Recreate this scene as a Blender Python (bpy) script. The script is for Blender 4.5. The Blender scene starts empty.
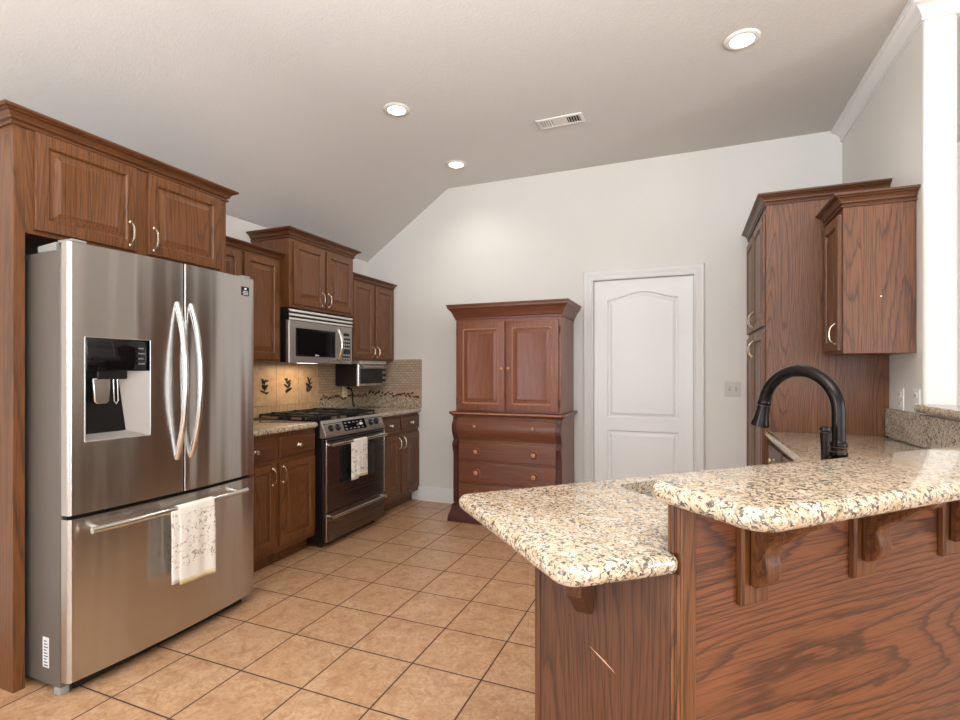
import bpy, bmesh, math, random
from mathutils import Vector, Matrix
C = bpy.context.scene
COL = C.collection
PI = math.pi
random.seed(7)

# ------------------------------------------------------------------ camera
cam_d = bpy.data.cameras.new('camera')
cam = bpy.data.objects.new('camera', cam_d); COL.objects.link(cam)
cam.location = (0, 0, 1.275)
cam.rotation_euler = (PI / 2, 0, 0.387058)
cam_d.sensor_width = 36.0
cam_d.lens = 508.37 / 960 * 36
cam_d.shift_y = 11.535 / 960
cam_d.clip_start = 0.02
C.camera = cam

# ------------------------------------------------------------------ world, lights, exposure
C.view_settings.view_transform = 'Standard'
C.view_settings.look = 'None'
C.view_settings.gamma = 1.0
C.view_settings.use_curve_mapping = False
C.view_settings.exposure = 0.10
w = bpy.data.worlds.new('sky'); C.world = w; w.use_nodes = True
bg = w.node_tree.nodes['Background']
bg.inputs[0].default_value = (0.80, 0.88, 1.0, 1)
bg.inputs[1].default_value = 1.6

def area(name, loc, rot, sx, sy, power, col=(1, 1, 1)):
    d = bpy.data.lights.new(name, 'AREA'); d.shape = 'RECTANGLE'; d.size = sx; d.size_y = sy
    d.energy = power; d.color = col
    o = bpy.data.objects.new(name, d); COL.objects.link(o)
    o.location = loc; o.rotation_euler = rot; o['kind'] = 'helper'
    return o
# daylight coming in through the windows of the open living room behind and beside the kitchen; the left one is an added fill
area('window_and_fill_daylight', (-0.6, -4.35, 1.45), (PI / 2, 0, 0), 3.0, 2.1, 54, (0.76, 0.87, 1.0))
area('window_and_fill_daylight', (2.9, -4.35, 1.45), (PI / 2, 0, 0), 1.8, 2.1, 30, (0.76, 0.87, 1.0))
area('window_and_fill_daylight', (5.05, 0.3, 1.5), (PI / 2, 0, PI / 2), 1.0, 1.9, 75, (0.90, 0.95, 1.0))
area('window_and_fill_daylight', (5.05, -2.2, 1.5), (PI / 2, 0, PI / 2), 1.0, 1.9, 75, (0.90, 0.95, 1.0))
area('window_and_fill_daylight', (-2.98, -2.3, 1.5), (PI / 2, 0, -PI / 2), 1.8, 1.5, 85, (0.88, 0.94, 1.0))  # unseen left window light, added to brighten the right wall
# added fill lamp behind the camera, aimed up to brighten the ceiling
area('ceiling_fill', (0.0, -0.35, 1.95), (PI - 0.06, 0, 0.35), 1.2, 0.6, 245, (0.91, 0.955, 1.0))

# ------------------------------------------------------------------ helpers
def lin(r, g, b):
    f = lambda c: (c / 12.92 if c <= 0.04045 else ((c + 0.055) / 1.055) ** 2.4)
    return (f(r / 255), f(g / 255), f(b / 255), 1)

class G:
    """collects polygons"""
    def __init__(s): s.v = []; s.f = []
    def add(s, vs, fs):
        n = len(s.v); s.v += [tuple(p) for p in vs]; s.f += [tuple(i + n for i in f) for f in fs]; return s
    def box(s, x0, x1, y0, y1, z0, z1):
        return s.add([(x0,y0,z0),(x1,y0,z0),(x1,y1,z0),(x0,y1,z0),(x0,y0,z1),(x1,y0,z1),(x1,y1,z1),(x0,y1,z1)],
              [(0,3,2,1),(4,5,6,7),(0,1,5,4),(1,2,6,5),(2,3,7,6),(3,0,4,7)])
    def rings(s, rs, cap0=True, cap1=True, closed=True):
        n = len(rs[0]); vs = [p for r in rs for p in r]; fs = []
        for i in range(len(rs) - 1):
            for j in range(n if closed else n - 1):
                k = (j + 1) % n
                fs.append((i*n+j, i*n+k, (i+1)*n+k, (i+1)*n+j))
        if cap0: fs.append(tuple(range(n))[::-1])
        if cap1: fs.append(tuple((len(rs)-1)*n + j for j in range(n)))
        return s.add(vs, fs)
    def tube(s, pts, r, seg=10, sx=1.0, caps=True):
        """r may be a number or list; sx widens the section along the first normal"""
        P = [Vector(p) for p in pts]; rs = []; prev = None
        for i, p in enumerate(P):
            if i == 0: t = P[1] - P[0]
            elif i == len(P) - 1: t = P[-1] - P[-2]
            else: t = (P[i+1] - p).normalized() + (p - P[i-1]).normalized()
            t.normalize()
            if prev is None:
                a = Vector((0, 0, 1)) if abs(t.z) < 0.9 else Vector((1, 0, 0))
                n = t.cross(a).normalized()
            else:
                n = (prev - t * prev.dot(t)).normalized()
            prev = n; b = t.cross(n)
            rr = r[i] if isinstance(r, (list, tuple)) else r
            rs.append([p + n * (math.cos(2*PI*k/seg) * rr * sx) + b * (math.sin(2*PI*k/seg) * rr) for k in range(seg)])
        return s.rings(rs, caps, caps)
    def lathe(s, prof, org, axis, seg=20):
        """prof: list of (radius, distance along axis)"""
        a = Vector(axis).normalized(); u = a.orthogonal().normalized(); v = a.cross(u); o = Vector(org)
        rs = [[o + a*d + (u*math.cos(2*PI*k/seg) + v*math.sin(2*PI*k/seg))*max(r, 1e-4) for k in range(seg)] for r, d in prof]
        return s.rings(rs)
    def prism(s, poly, fn0, fn1):
        """poly of 2D points mapped to 3D by fn0 and fn1 (the two ends)"""
        n = len(poly)
        return s.rings([[fn0(*p) for p in poly], [fn1(*p) for p in poly]])
    def sweep(s, path, prof, closed=False):
        """profile (outward, up) along 2D path; outward = right of travel"""
        n = len(path); rs = []
        for i in range(n):
            def nrm(a, b):
                d = Vector((b[0]-a[0], b[1]-a[1])).normalized(); return Vector((d.y, -d.x))
            if closed or 0 < i < n - 1:
                n1 = nrm(path[i-1], path[i]); n2 = nrm(path[i], path[(i+1) % n])
                m = (n1 + n2); m = m / max(m.dot(n1), 0.2)
            elif i == 0: m = nrm(path[0], path[1])
            else: m = nrm(path[-2], path[-1])
            z = path[i][2] if len(path[i]) > 2 else 0
            rs.append([(path[i][0] + m.x*o, path[i][1] + m.y*o, z + u) for o, u in prof])
        if closed: rs.append(rs[0])
        return s.rings(rs, not closed, not closed)

def mesh_obj(name, g, mat, bevel=0.0, angle=35, parent=None, loc=None):
    me = bpy.data.meshes.new(name); me.from_pydata(g.v, [], g.f)
    bm = bmesh.new(); bm.from_mesh(me)
    bmesh.ops.remove_doubles(bm, verts=bm.verts, dist=1e-6)
    bmesh.ops.recalc_face_normals(bm, faces=bm.faces)
    bm.to_mesh(me); bm.free()
    me.polygons.foreach_set('use_smooth', [True] * len(me.polygons))
    me.set_sharp_from_angle(angle=math.radians(angle))
    if mat is not None: me.materials.append(mat)
    o = bpy.data.objects.new(name, me); COL.objects.link(o)
    if bevel > 0:
        b = o.modifiers.new('bevel', 'BEVEL'); b.width = bevel; b.segments = 2; b.limit_method = 'ANGLE'; b.angle_limit = math.radians(50)
        b.harden_normals = False
    if parent is not None: o.parent = parent
    if loc is not None: o.location = loc
    return o

def thing(name, label, cat, loc=(0,0,0), rotz=0.0, group=None):
    o = bpy.data.objects.new(name, None); COL.objects.link(o); o.empty_display_size = 0.05
    o.location = loc; o.rotation_euler = (0, 0, rotz); o['label'] = label; o['category'] = cat
    if group: o['group'] = group
    return o

def tag(o, label, cat, group=None, kind=None):
    o['label'] = label; o['category'] = cat
    if group: o['group'] = group
    if kind: o['kind'] = kind
    return o

def struct(name, g, mat, bevel=0.0, label=None):
    o = mesh_obj(name, g, mat, bevel); o['kind'] = 'structure'
    if label: o['label'] = label
    return o

def shift(g, d):
    g.v = [(p[0]-d[0], p[1]-d[1], p[2]-d[2]) for p in g.v]; return g

# ------------------------------------------------------------------ materials
def new_mat(name, base=(0.8,0.8,0.8,1), rough=0.5, metal=0.0):
    m = bpy.data.materials.new(name); m.use_nodes = True
    b = m.node_tree.nodes['Principled BSDF']
    b.inputs['Base Color'].default_value = base; b.inputs['Roughness'].default_value = rough; b.inputs['Metallic'].default_value = metal
    return m, m.node_tree, b
def N(nt, t, **kw):
    n = nt.nodes.new(t)
    for k, v in kw.items(): setattr(n, k, v)
    return n
def noise(nt, vec, scale, detail=2.0, rough=0.5, dist=0.0, w=None):
    n = N(nt, 'ShaderNodeTexNoise')
    if w is not None:
        n.noise_dimensions = '4D'; nt.links.new(w, n.inputs['W'])
    n.inputs['Scale'].default_value = scale; n.inputs['Detail'].default_value = detail
    n.inputs['Roughness'].default_value = rough; n.inputs['Distortion'].default_value = dist
    nt.links.new(vec, n.inputs['Vector']); return n.outputs['Fac']
def mapping(nt, scale=(1,1,1), rot=(0,0,0), loc=(0,0,0), src='Object'):
    tc = N(nt, 'ShaderNodeTexCoord'); mp = N(nt, 'ShaderNodeMapping')
    mp.inputs['Scale'].default_value = scale; mp.inputs['Rotation'].default_value = rot; mp.inputs['Location'].default_value = loc
    nt.links.new(tc.outputs[src], mp.inputs['Vector']); return mp.outputs['Vector']
def math_(nt, op, a, b=None, c=None, clamp=False):
    n = N(nt, 'ShaderNodeMath', operation=op, use_clamp=clamp)
    for i, x in enumerate((a, b, c)):
        if x is None: continue
        if isinstance(x, (int, float)): n.inputs[i].default_value = x
        else: nt.links.new(x, n.inputs[i])
    return n.outputs[0]
def mix(nt, fac, a, b, mode='MIX'):
    n = N(nt, 'ShaderNodeMix', data_type='RGBA', blend_type=mode)
    if isinstance(fac, (int, float)): n.inputs['Factor'].default_value = fac
    else: nt.links.new(fac, n.inputs['Factor'])
    for k, x in ((6, a), (7, b)):
        if isinstance(x, tuple): n.inputs[k].default_value = x
        else: nt.links.new(x, n.inputs[k])
    return n.outputs[2]
def ramp(nt, fac, stops):
    n = N(nt, 'ShaderNodeValToRGB'); cr = n.color_ramp
    while len(cr.elements) < len(stops): cr.elements.new(0.5)
    for e, (p, c) in zip(cr.elements, stops):
        e.position = p; e.color = c if isinstance(c, tuple) else (c, c, c, 1)
    nt.links.new(fac, n.inputs[0]); return n.outputs[0]
def bump(nt, b, h, strength=0.2, dist=0.01):
    n = N(nt, 'ShaderNodeBump'); n.inputs['Strength'].default_value = strength; n.inputs['Distance'].default_value = dist
    nt.links.new(h, n.inputs['Height']); nt.links.new(n.outputs[0], b.inputs['Normal'])

def wood(name, light, dark, axis='Z', ring=22.0, rough=0.40, size=3.0, contrast=0.6, stretch=0.10, straight=40.0):
    """plain-sawn oak: contour lines of a stretched noise field over straight grain, plus pores"""
    m, nt, b = new_mat(name, light, rough)
    k = {'X': 0, 'Y': 1, 'Z': 2}[axis]
    s1 = [1.0]*3; s1[k] = stretch; s2 = [1.0]*3; s2[k] = 0.02
    oi = N(nt, 'ShaderNodeObjectInfo'); wv = math_(nt, 'MULTIPLY', oi.outputs['Random'], 20.0)
    v1 = mapping(nt, tuple(s1)); v2 = mapping(nt, tuple(s2))
    sp = N(nt, 'ShaderNodeSeparateXYZ'); nt.links.new(v1, sp.inputs[0])
    o = [i for i in range(3) if i != k]
    across = math_(nt, 'ADD', sp.outputs[o[0]], math_(nt, 'MULTIPLY', sp.outputs[o[1]], 0.83))
    n1 = noise(nt, v1, size, 1.0, 0.35, 0.15, wv)
    fine = noise(nt, v1, size * 14, 2.0, 0.6, 0.0, wv)
    f = math_(nt, 'MULTIPLY_ADD', n1, ring * 2.2, math_(nt, 'MULTIPLY', fine, 0.9))
    f = math_(nt, 'MULTIPLY_ADD', across, straight, f)
    fr = math_(nt, 'FRACT', f)
    rings = ramp(nt, fr, [(0.0, 0.05), (0.06, 0.0), (0.22, 0.72), (0.60, 1.0), (0.92, 0.85), (1.0, 0.05)])
    pores = ramp(nt, noise(nt, v2, 330, 2.0, 0.6), [(0.34, 0.0), (0.52, 1.0)])
    broad = noise(nt, v1, size * 1.5, 2.0, 0.5, 0.0, wv)
    fac = math_(nt, 'MULTIPLY', math_(nt, 'MULTIPLY_ADD', rings, contrast, 1 - contrast), math_(nt, 'MULTIPLY_ADD', pores, 0.72, 0.28))
    mid = tuple((a*0.45 + c*0.55) for a, c in zip(light, dark))
    c1 = mix(nt, fac, dark, light)
    c2 = mix(nt, math_(nt, 'MULTIPLY', broad, 0.4), c1, mid)
    nt.links.new(c2, b.inputs['Base Color'])
    bump(nt, b, fac, 0.10, 0.002)
    b.inputs['Coat Weight'].default_value = 0.08; b.inputs['Coat Roughness'].default_value = 0.25
    return m
OAK   = wood('oak_vertical', lin(124, 75, 36), lin(42, 21, 8), 'Z')
OAKX  = wood('oak_horizontal', lin(106, 62, 30), lin(38, 19, 8), 'X', contrast=0.4)
OAKBAR= wood('oak_bar_panel', lin(134, 79, 46), lin(38, 17, 9), 'X', ring=20, size=3.0, contrast=0.75, stretch=0.17, straight=42)
OAKR  = wood('oak_side_panel', lin(128, 80, 46), lin(44, 23, 12), 'Z', ring=16, size=5.5, contrast=0.7, stretch=0.09, straight=60)
OAKEND= wood('oak_end_panel', lin(98, 59, 36), lin(36, 19, 11), 'Z', ring=14, size=5.0, contrast=0.7, straight=70)
CHERRY= wood('cherry', lin(138, 84, 58), lin(88, 46, 30), 'Z', ring=6, contrast=0.3, rough=0.35, straight=15)
CHERRYX= wood('cherry_horizontal', lin(122, 71, 48), lin(74, 37, 24), 'X', ring=6, contrast=0.35, rough=0.35, straight=15)
CHERRYHI= wood('cherry_highlight', lin(200, 140, 106), lin(150, 92, 64), 'Z', ring=6, contrast=0.2, rough=0.25, straight=15)  # cherry paled to paint highlights on knobs, rope trim and beading
CHERRYD= new_mat('cherry_dark', lin(74, 36, 26), 0.4)[0]

def paint(name, col, rough=0.6, b_s=0.25, scale=110):
    m, nt, b = new_mat(name, col, rough)
    v = mapping(nt)
    bump(nt, b, noise(nt, v, scale, 3.0, 0.6), b_s, 0.004); return m
WALL = paint('wall_paint', lin(225, 222, 215), 0.55, 0.30, 90)
CEIL = paint('ceiling_paint', lin(212, 208, 202), 0.8, 0.55, 75)
TRIM = new_mat('white_trim_paint', lin(228, 226, 222), 0.35)[0]
DOORW= new_mat('white_door_paint', lin(234, 233, 230), 0.32)[0]

def granite(name, base, pale, brown, dark, scale=1.0, rough=0.07):
    m, nt, b = new_mat(name, base, rough)
    v = mapping(nt, (scale,)*3)
    n1 = noise(nt, v, 30, 3.0, 0.6, 0.6)
    n2 = noise(nt, v, 95, 3.0, 0.65, 0.8)
    n3 = noise(nt, v, 85, 2.0, 0.65, 0.9)
    n4 = noise(nt, v, 9, 2.0, 0.5, 0.5)
    vo = N(nt, 'ShaderNodeTexVoronoi'); vo.inputs['Scale'].default_value = 70; nt.links.new(v, vo.inputs['Vector'])
    c = mix(nt, ramp(nt, n1, [(0.38, 0.0), (0.62, 1.0)]), base, pale)
    c = mix(nt, ramp(nt, n2, [(0.50, 0.0), (0.62, 0.9)]), c, brown)
    c = mix(nt, ramp(nt, math_(nt, 'MULTIPLY_ADD', n4, 0.18, n3), [(0.640, 0.0), (0.660, 0.98)]), c, dark)
    c = mix(nt, math_(nt, 'MULTIPLY', vo.outputs['Distance'], 0.35), c, pale)
    nt.links.new(c, b.inputs['Base Color']); b.inputs['IOR'].default_value = 1.55
    return m
GRANITE = granite('granite_polished', lin(198, 171, 134), lin(212, 200, 182), lin(130, 98, 68), lin(28, 22, 19), 1.2)
GRANITEB= granite('granite_backsplash', lin(190, 172, 148), lin(206, 198, 186), lin(128, 108, 88), lin(46, 40, 38), 1.2, 0.2)

def floor_tile():
    m, nt, b = new_mat('floor_tile', lin(205, 160, 120), 0.3)
    t = 0.32439; ox, oy = -1.7612, 1.6227
    tc = N(nt, 'ShaderNodeTexCoord'); sp = N(nt, 'ShaderNodeSeparateXYZ'); nt.links.new(tc.outputs['Object'], sp.inputs[0])
    fx = math_(nt, 'DIVIDE', math_(nt, 'SUBTRACT', sp.outputs[0], ox), t)
    fy = math_(nt, 'DIVIDE', math_(nt, 'SUBTRACT', sp.outputs[1], oy), t)
    dx = math_(nt, 'ABSOLUTE', math_(nt, 'SUBTRACT', math_(nt, 'FRACT', math_(nt, 'ADD', fx, 0.5)), 0.5))
    dy = math_(nt, 'ABSOLUTE', math_(nt, 'SUBTRACT', math_(nt, 'FRACT', math_(nt, 'ADD', fy, 0.5)), 0.5))
    dd = math_(nt, 'MINIMUM', dx, dy)
    g = ramp(nt, dd, [(0.008, 0.0), (0.013, 1.0)])
    cb = N(nt, 'ShaderNodeCombineXYZ'); nt.links.new(math_(nt, 'FLOOR', fx), cb.inputs[0]); nt.links.new(math_(nt, 'FLOOR', fy), cb.inputs[1])
    wn = N(nt, 'ShaderNodeTexWhiteNoise'); nt.links.new(cb.outputs[0], wn.inputs[0])
    vm = N(nt, 'ShaderNodeVectorMath', operation='MULTIPLY_ADD'); nt.links.new(wn.outputs['Color'], vm.inputs[0]); vm.inputs[1].default_value = (9, 9, 9)
    nt.links.new(tc.outputs['Object'], vm.inputs[2])
    v = vm.outputs[0]
    n1 = noise(nt, v, 8, 5.0, 0.65, 0.4); n2 = noise(nt, v, 60, 3.0, 0.7)
    n3 = noise(nt, v, 16, 6.0, 0.75, 1.0)
    c = mix(nt, ramp(nt, n1, [(0.35, 0.0), (0.7, 1.0)]), lin(206, 170, 136), lin(184, 142, 106))
    c = mix(nt, ramp(nt, n3, [(0.50, 0.0), (0.66, 0.85)]), c, lin(152, 106, 70))
    c = mix(nt, ramp(nt, n2, [(0.42, 0.0), (0.68, 0.7)]), c, lin(164, 122, 88))
    c = mix(nt, math_(nt, 'MULTIPLY', wn.outputs['Value'], 0.16), c, lin(186, 138, 98))
    c = mix(nt, g, lin(70, 50, 37), c)
    nt.links.new(c, b.inputs['Base Color'])
    r = mix(nt, g, (0.75,)*3 + (1,), (0.28,)*3 + (1,)); nt.links.new(r, b.inputs['Roughness'])
    h = math_(nt, 'ADD', math_(nt, 'MULTIPLY', g, 1.0), math_(nt, 'MULTIPLY', n1, 0.25))
    bump(nt, b, h, 0.35, 0.004)
    return m
FLOOR = floor_tile()

def steel(name, col, rough, axis='X', amt=0.04, wave=0.0):
    m, nt, b = new_mat(name, col, rough, 1.0)
    s = {'X': (1.2, 400, 400), 'Z': (400, 400, 1.2)}[axis]
    n = noise(nt, mapping(nt, s), 1.0, 2.0)
    r = math_(nt, 'MULTIPLY_ADD', n, amt * 2, rough - amt)
    nt.links.new(r, b.inputs['Roughness'])
    tg = N(nt, 'ShaderNodeTangent', direction_type='RADIAL', axis='Z'); nt.links.new(tg.outputs[0], b.inputs['Tangent'])
    if axis == 'X' and wave: bump(nt, b, noise(nt, mapping(nt, (7.0, 7.0, 0.55)), 1.0, 1.0, 0.4), wave, 0.02)
    b.inputs['Anisotropic'].default_value = 0.85; b.inputs['Anisotropic Rotation'].default_value = 0.25
    return m
STEEL = steel('brushed_steel', lin(200, 197, 193), 0.23, wave=0.7)
STEELD= steel('dark_brushed_steel', lin(132, 125, 120), 0.28)
STEELS= new_mat('satin_steel', lin(190, 186, 180), 0.40, 0.9)[0]
STEELH= new_mat('polished_steel', lin(222, 220, 216), 0.16, 1.0)[0]
FRSIDE= new_mat('fridge_side_grey', lin(112, 105, 98), 0.42, 0.35)[0]
NICKEL= new_mat('satin_nickel', lin(225, 212, 192), 0.24, 1.0)[0]
BLACK = new_mat('black_plastic', lin(18, 17, 17), 0.35)[0]
BLACKG= new_mat('black_gloss', lin(14, 14, 15), 0.06)[0]
IRON  = new_mat('cast_iron', lin(24, 23, 23), 0.45)[0]
GREY  = new_mat('grey_plastic', lin(150, 152, 148), 0.4)[0]
WHITE = new_mat('white_plastic', lin(232, 230, 222), 0.35)[0]
IVORY = new_mat('ivory_plastic', lin(222, 208, 176), 0.4)[0]
GAP   = new_mat('dark_recess', lin(26, 20, 16), 0.8)[0]
BRONZE= new_mat('oil_rubbed_bronze', lin(34, 28, 27), 0.22, 0.7)[0]
COPPERLINE = new_mat('worn_copper_edge', lin(120, 82, 60), 0.3, 0.8)[0]
PORC  = new_mat('sink_steel', lin(205, 205, 205), 0.3, 0.6)[0]
GLASSD= new_mat('dark_oven_glass', lin(30, 30, 30), 0.05)[0]
STICKER = new_mat('white_sticker', lin(225, 228, 232), 0.5)[0]
PRINT = new_mat('dark_print', lin(60, 62, 66), 0.6)[0]
LAMP, _nt, _b = new_mat('lamp_lens', (1, 1, 1, 1), 0.4)
_b.inputs['Emission Color'].default_value = (1, 0.97, 0.92, 1); _b.inputs['Emission Strength'].default_value = 9.0
SCREW = new_mat('steel_screw', lin(190, 186, 178), 0.3, 1.0)[0]

def tile_mat(name, c1, c2, grout, bw, bh, mort, axis='YZ', off=0.5):
    m, nt, b = new_mat(name, c1, 0.45)
    tc = N(nt, 'ShaderNodeTexCoord'); sp = N(nt, 'ShaderNodeSeparateXYZ'); nt.links.new(tc.outputs['Object'], sp.inputs[0])
    cb = N(nt, 'ShaderNodeCombineXYZ')
    nt.links.new(sp.outputs['XYZ'.index(axis[0])], cb.inputs[0]); nt.links.new(sp.outputs['XYZ'.index(axis[1])], cb.inputs[1])
    br = N(nt, 'ShaderNodeTexBrick'); br.offset = off
    br.inputs['Scale'].default_value = 1.0; br.inputs['Brick Width'].default_value = bw; br.inputs['Row Height'].default_value = bh
    br.inputs['Mortar Size'].default_value = mort; br.inputs['Color1'].default_value = c1; br.inputs['Color2'].default_value = c2; br.inputs['Mortar'].default_value = grout
    nt.links.new(cb.outputs[0], br.inputs['Vector'])
    n = noise(nt, mapping(nt), 30, 4.0, 0.6)
    c = mix(nt, math_(nt, 'MULTIPLY', n, 0.5), br.outputs['Color'], tuple(x*0.7 for x in c1[:3]) + (1,))
    nt.links.new(c, b.inputs['Base Color'])
    bump(nt, b, math_(nt, 'SUBTRACT', 1.0, br.outputs['Fac']), 0.4, 0.003)
    return m
BRICKY = tile_mat('brick_mosaic_side', lin(196, 168, 138), lin(170, 142, 114), lin(116, 94, 74), 0.048, 0.024, 0.0022, 'YZ')
BRICKX = tile_mat('brick_mosaic_end', lin(192, 170, 148), lin(170, 148, 126), lin(120, 100, 84), 0.048, 0.024, 0.0022, 'XZ')
SLIM   = tile_mat('slim_tile', lin(196, 164, 126), lin(180, 148, 112), lin(128, 100, 72), 0.045, 0.2, 0.002, 'YZ', 0.0)
def mottled(name, a, b_, scale=14, rough=0.5):
    m, nt, b = new_mat(name, a, rough)
    n = noise(nt, mapping(nt), scale, 5.0, 0.65, 0.4)
    nt.links.new(mix(nt, ramp(nt, n, [(0.35, 0.0), (0.65, 1.0)]), a, b_), b.inputs['Base Color'])
    bump(nt, b, n, 0.15, 0.003); return m
TANTILE = mottled('tan_tile', lin(200, 168, 130), lin(180, 146, 110))
BORDER = mottled('tan_border', lin(192, 162, 128), lin(172, 142, 110), 20)
def pebble(name):
    m, nt, b = new_mat(name, lin(180, 160, 135), 0.4)
    v = mapping(nt, (1, 1, 1.6))
    vo = N(nt, 'ShaderNodeTexVoronoi', feature='DISTANCE_TO_EDGE'); vo.inputs['Scale'].default_value = 62; nt.links.new(v, vo.inputs['Vector'])
    vc = N(nt, 'ShaderNodeTexVoronoi'); vc.inputs['Scale'].default_value = 62; nt.links.new(v, vc.inputs['Vector'])
    sp = N(nt, 'ShaderNodeSeparateColor'); nt.links.new(vc.outputs['Color'], sp.inputs[0])
    c = ramp(nt, sp.outputs[0], [(0.0, lin(150, 126, 98)), (0.5, lin(196, 176, 146)), (1.0, lin(214, 204, 186))])
    e = ramp(nt, vo.outputs['Distance'], [(0.03, 0.0), (0.10, 1.0)])
    nt.links.new(mix(nt, e, lin(84, 70, 56), c), b.inputs['Base Color'])
    bump(nt, b, e, 0.4, 0.004); return m
PEBBLE = pebble('pebble_mosaic')
MOTIF = new_mat('dark_bronze_motif', lin(58, 46, 38), 0.5)[0]

def cloth(name, zones):
    """off-white cotton printed with small scattered figures"""
    m, nt, b = new_mat(name, lin(232, 226, 214), 0.9)
    v = mapping(nt)
    n = noise(nt, v, 55, 3.0, 0.7, 0.8); n2 = noise(nt, v, 30, 2.0, 0.6, 0.4); n3 = noise(nt, v, 90, 1.0)
    sp = N(nt, 'ShaderNodeSeparateXYZ'); nt.links.new(v, sp.inputs[0])
    z0, z1 = zones
    zone = math_(nt, 'MULTIPLY', math_(nt, 'GREATER_THAN', sp.outputs[2], z0), math_(nt, 'LESS_THAN', sp.outputs[2], z1))
    mk = math_(nt, 'MULTIPLY', ramp(nt, n, [(0.555, 0.0), (0.60, 1.0)]), zone)
    col = ramp(nt, n2, [(0.35, lin(96, 104, 124)), (0.5, lin(150, 106, 84)), (0.62, lin(196, 164, 116))])
    c = mix(nt, math_(nt, 'MULTIPLY', mk, 0.8), lin(232, 226, 214), col)
    nt.links.new(c, b.inputs['Base Color'])
    bump(nt, b, noise(nt, v, 500, 1.0), 0.1, 0.001)
    b.inputs['Sheen Weight'].default_value = 0.1
    return m
HEM = new_mat('ochre_hem', lin(206, 186, 140), 0.9)[0]

# ------------------------------------------------------------------ the room
XL, XR, YB, H = -3.08, 1.05, 4.45, 3.05
SLX, SLZ = -2.15, 2.41          # where the sloped ceiling meets the flat one, and its height at the left wall
YF, XE, YB2 = -4.5, 5.2, 5.1    # living room behind the camera, and the room beyond the right wall
struct('floor', G().box(XL-0.1, XE+0.1, YF-0.1, YB2+0.1, -0.10, 0.0), FLOOR)
g = G()
g.prism([(XL-0.1, SLZ-0.0688), (SLX, H), (XE+0.1, H), (XE+0.1, H+0.1), (SLX-0.04, H+0.1), (XL-0.1, SLZ+0.05)],
        lambda x, z: (x, YF-0.1, z), lambda x, z: (x, YB2+0.1, z))
struct('ceiling', g, CEIL)
struct('wall_left', G().box(XL-0.1, XL, YF, -3.2, 0, SLZ).box(XL-0.1, XL, -1.4, YB+0.1, 0, SLZ).box(XL-0.1, XL, -3.2, -1.4, 0, 0.7).box(XL-0.1, XL, -3.2, -1.4, 2.3, SLZ), WALL)  # opening cut for the added left window light
# back wall with the doorway cut out
DX0, DX1, DZ = -0.768, 0.062, 2.075
g = G()
def wallpoly(poly): g.prism(poly, lambda x, z: (x, YB, z), lambda x, z: (x, YB+0.12, z))
wallpoly([(XL, 0), (DX0, 0), (DX0, H), (SLX, H), (XL, SLZ)])
wallpoly([(DX0, DZ), (DX1, DZ), (DX1, H), (DX0, H)])
wallpoly([(DX1, 0), (XR+0.13, 0), (XR+0.13, H), (DX1, H)])
struct('wall_back', g, WALL)
# right wall: full height at the back, half height towards the camera
WT = 0.13; YE = 3.06
g = G().box(XR, XR+WT, YE, YB, 0, H)
struct('wall_right', g, WALL, 0.012)
struct('wall_half', G().box(XR, XR+WT, 1.9, YE-0.002, 0, 1.08), WALL)
# walls of the rooms around
struct('wall_far', G().box(XR+WT+0.002, XE, YB2, YB2+0.1, 0, H), WALL)
g = G()
for a, b_, z0, z1 in ((XL, -2.1, 0, H), (0.9, 2.0, 0, H), (3.8, XE, 0, H), (-2.1, 0.9, 0, 0.35), (-2.1, 0.9, 2.5, H), (2.0, 3.8, 0, 0.35), (2.0, 3.8, 2.5, H)):
    g.box(a, b_, YF-0.1, YF, z0, min(z1, SLZ if a == XL else H))
struct('wall_front', g, WALL)
g = G()
for a, b_, z0, z1 in ((YF, -2.7, 0, H), (-1.7, -0.2, 0, H), (0.8, YB2, 0, H), (-2.7, -1.7, 0, 0.5), (-2.7, -1.7, 2.5, H), (-0.2, 0.8, 0, 0.5), (-0.2, 0.8, 2.5, H)):
    g.box(XE, XE+0.1, a, b_, z0, z1)
struct('wall_east', g, WALL)

# crown moulding of the right wall, turning round the wall's end
crown_p = [(0, -0.092), (0.010, -0.092), (0.013, -0.086), (0.011, -0.079), (0.005, -0.076), (0.012, -0.072), (0.015, -0.064), (0.022, -0.052), (0.033, -0.040), (0.046, -0.030), (0.058, -0.026), (0.058, -0.021), (0.066, -0.019), (0.070, -0.012), (0.070, 0.0), (0, 0.0)]
struct('trim_1',
       G().sweep([(XR, YB-0.001, H-0.001), (XR, YE, H-0.001), (XR+WT, YE, H-0.001), (XR+WT, YB, H-0.001)], crown_p), TRIM, label='white crown moulding along the top of the right wall')
struct('trim_2', G().sweep([(XR+WT+0.01, YB2, H-0.001), (XE, YB2, H-0.001)], crown_p), TRIM, label='white crown moulding in the room beyond')
# baseboards
bb = [(0, 0), (0.016, 0), (0.016, 0.095), (0.012, 0.105), (0.012, 0.118), (0.006, 0.135), (0, 0.138)]
struct('baseboard_back', G().sweep([(-2.46, YB, 0.0), (DX0-0.085, YB, 0.0)], bb), TRIM)
struct('baseboard_back_right', G().sweep([(DX1+0.085, YB, 0.0), (0.42, YB, 0.0)], bb), TRIM)

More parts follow.
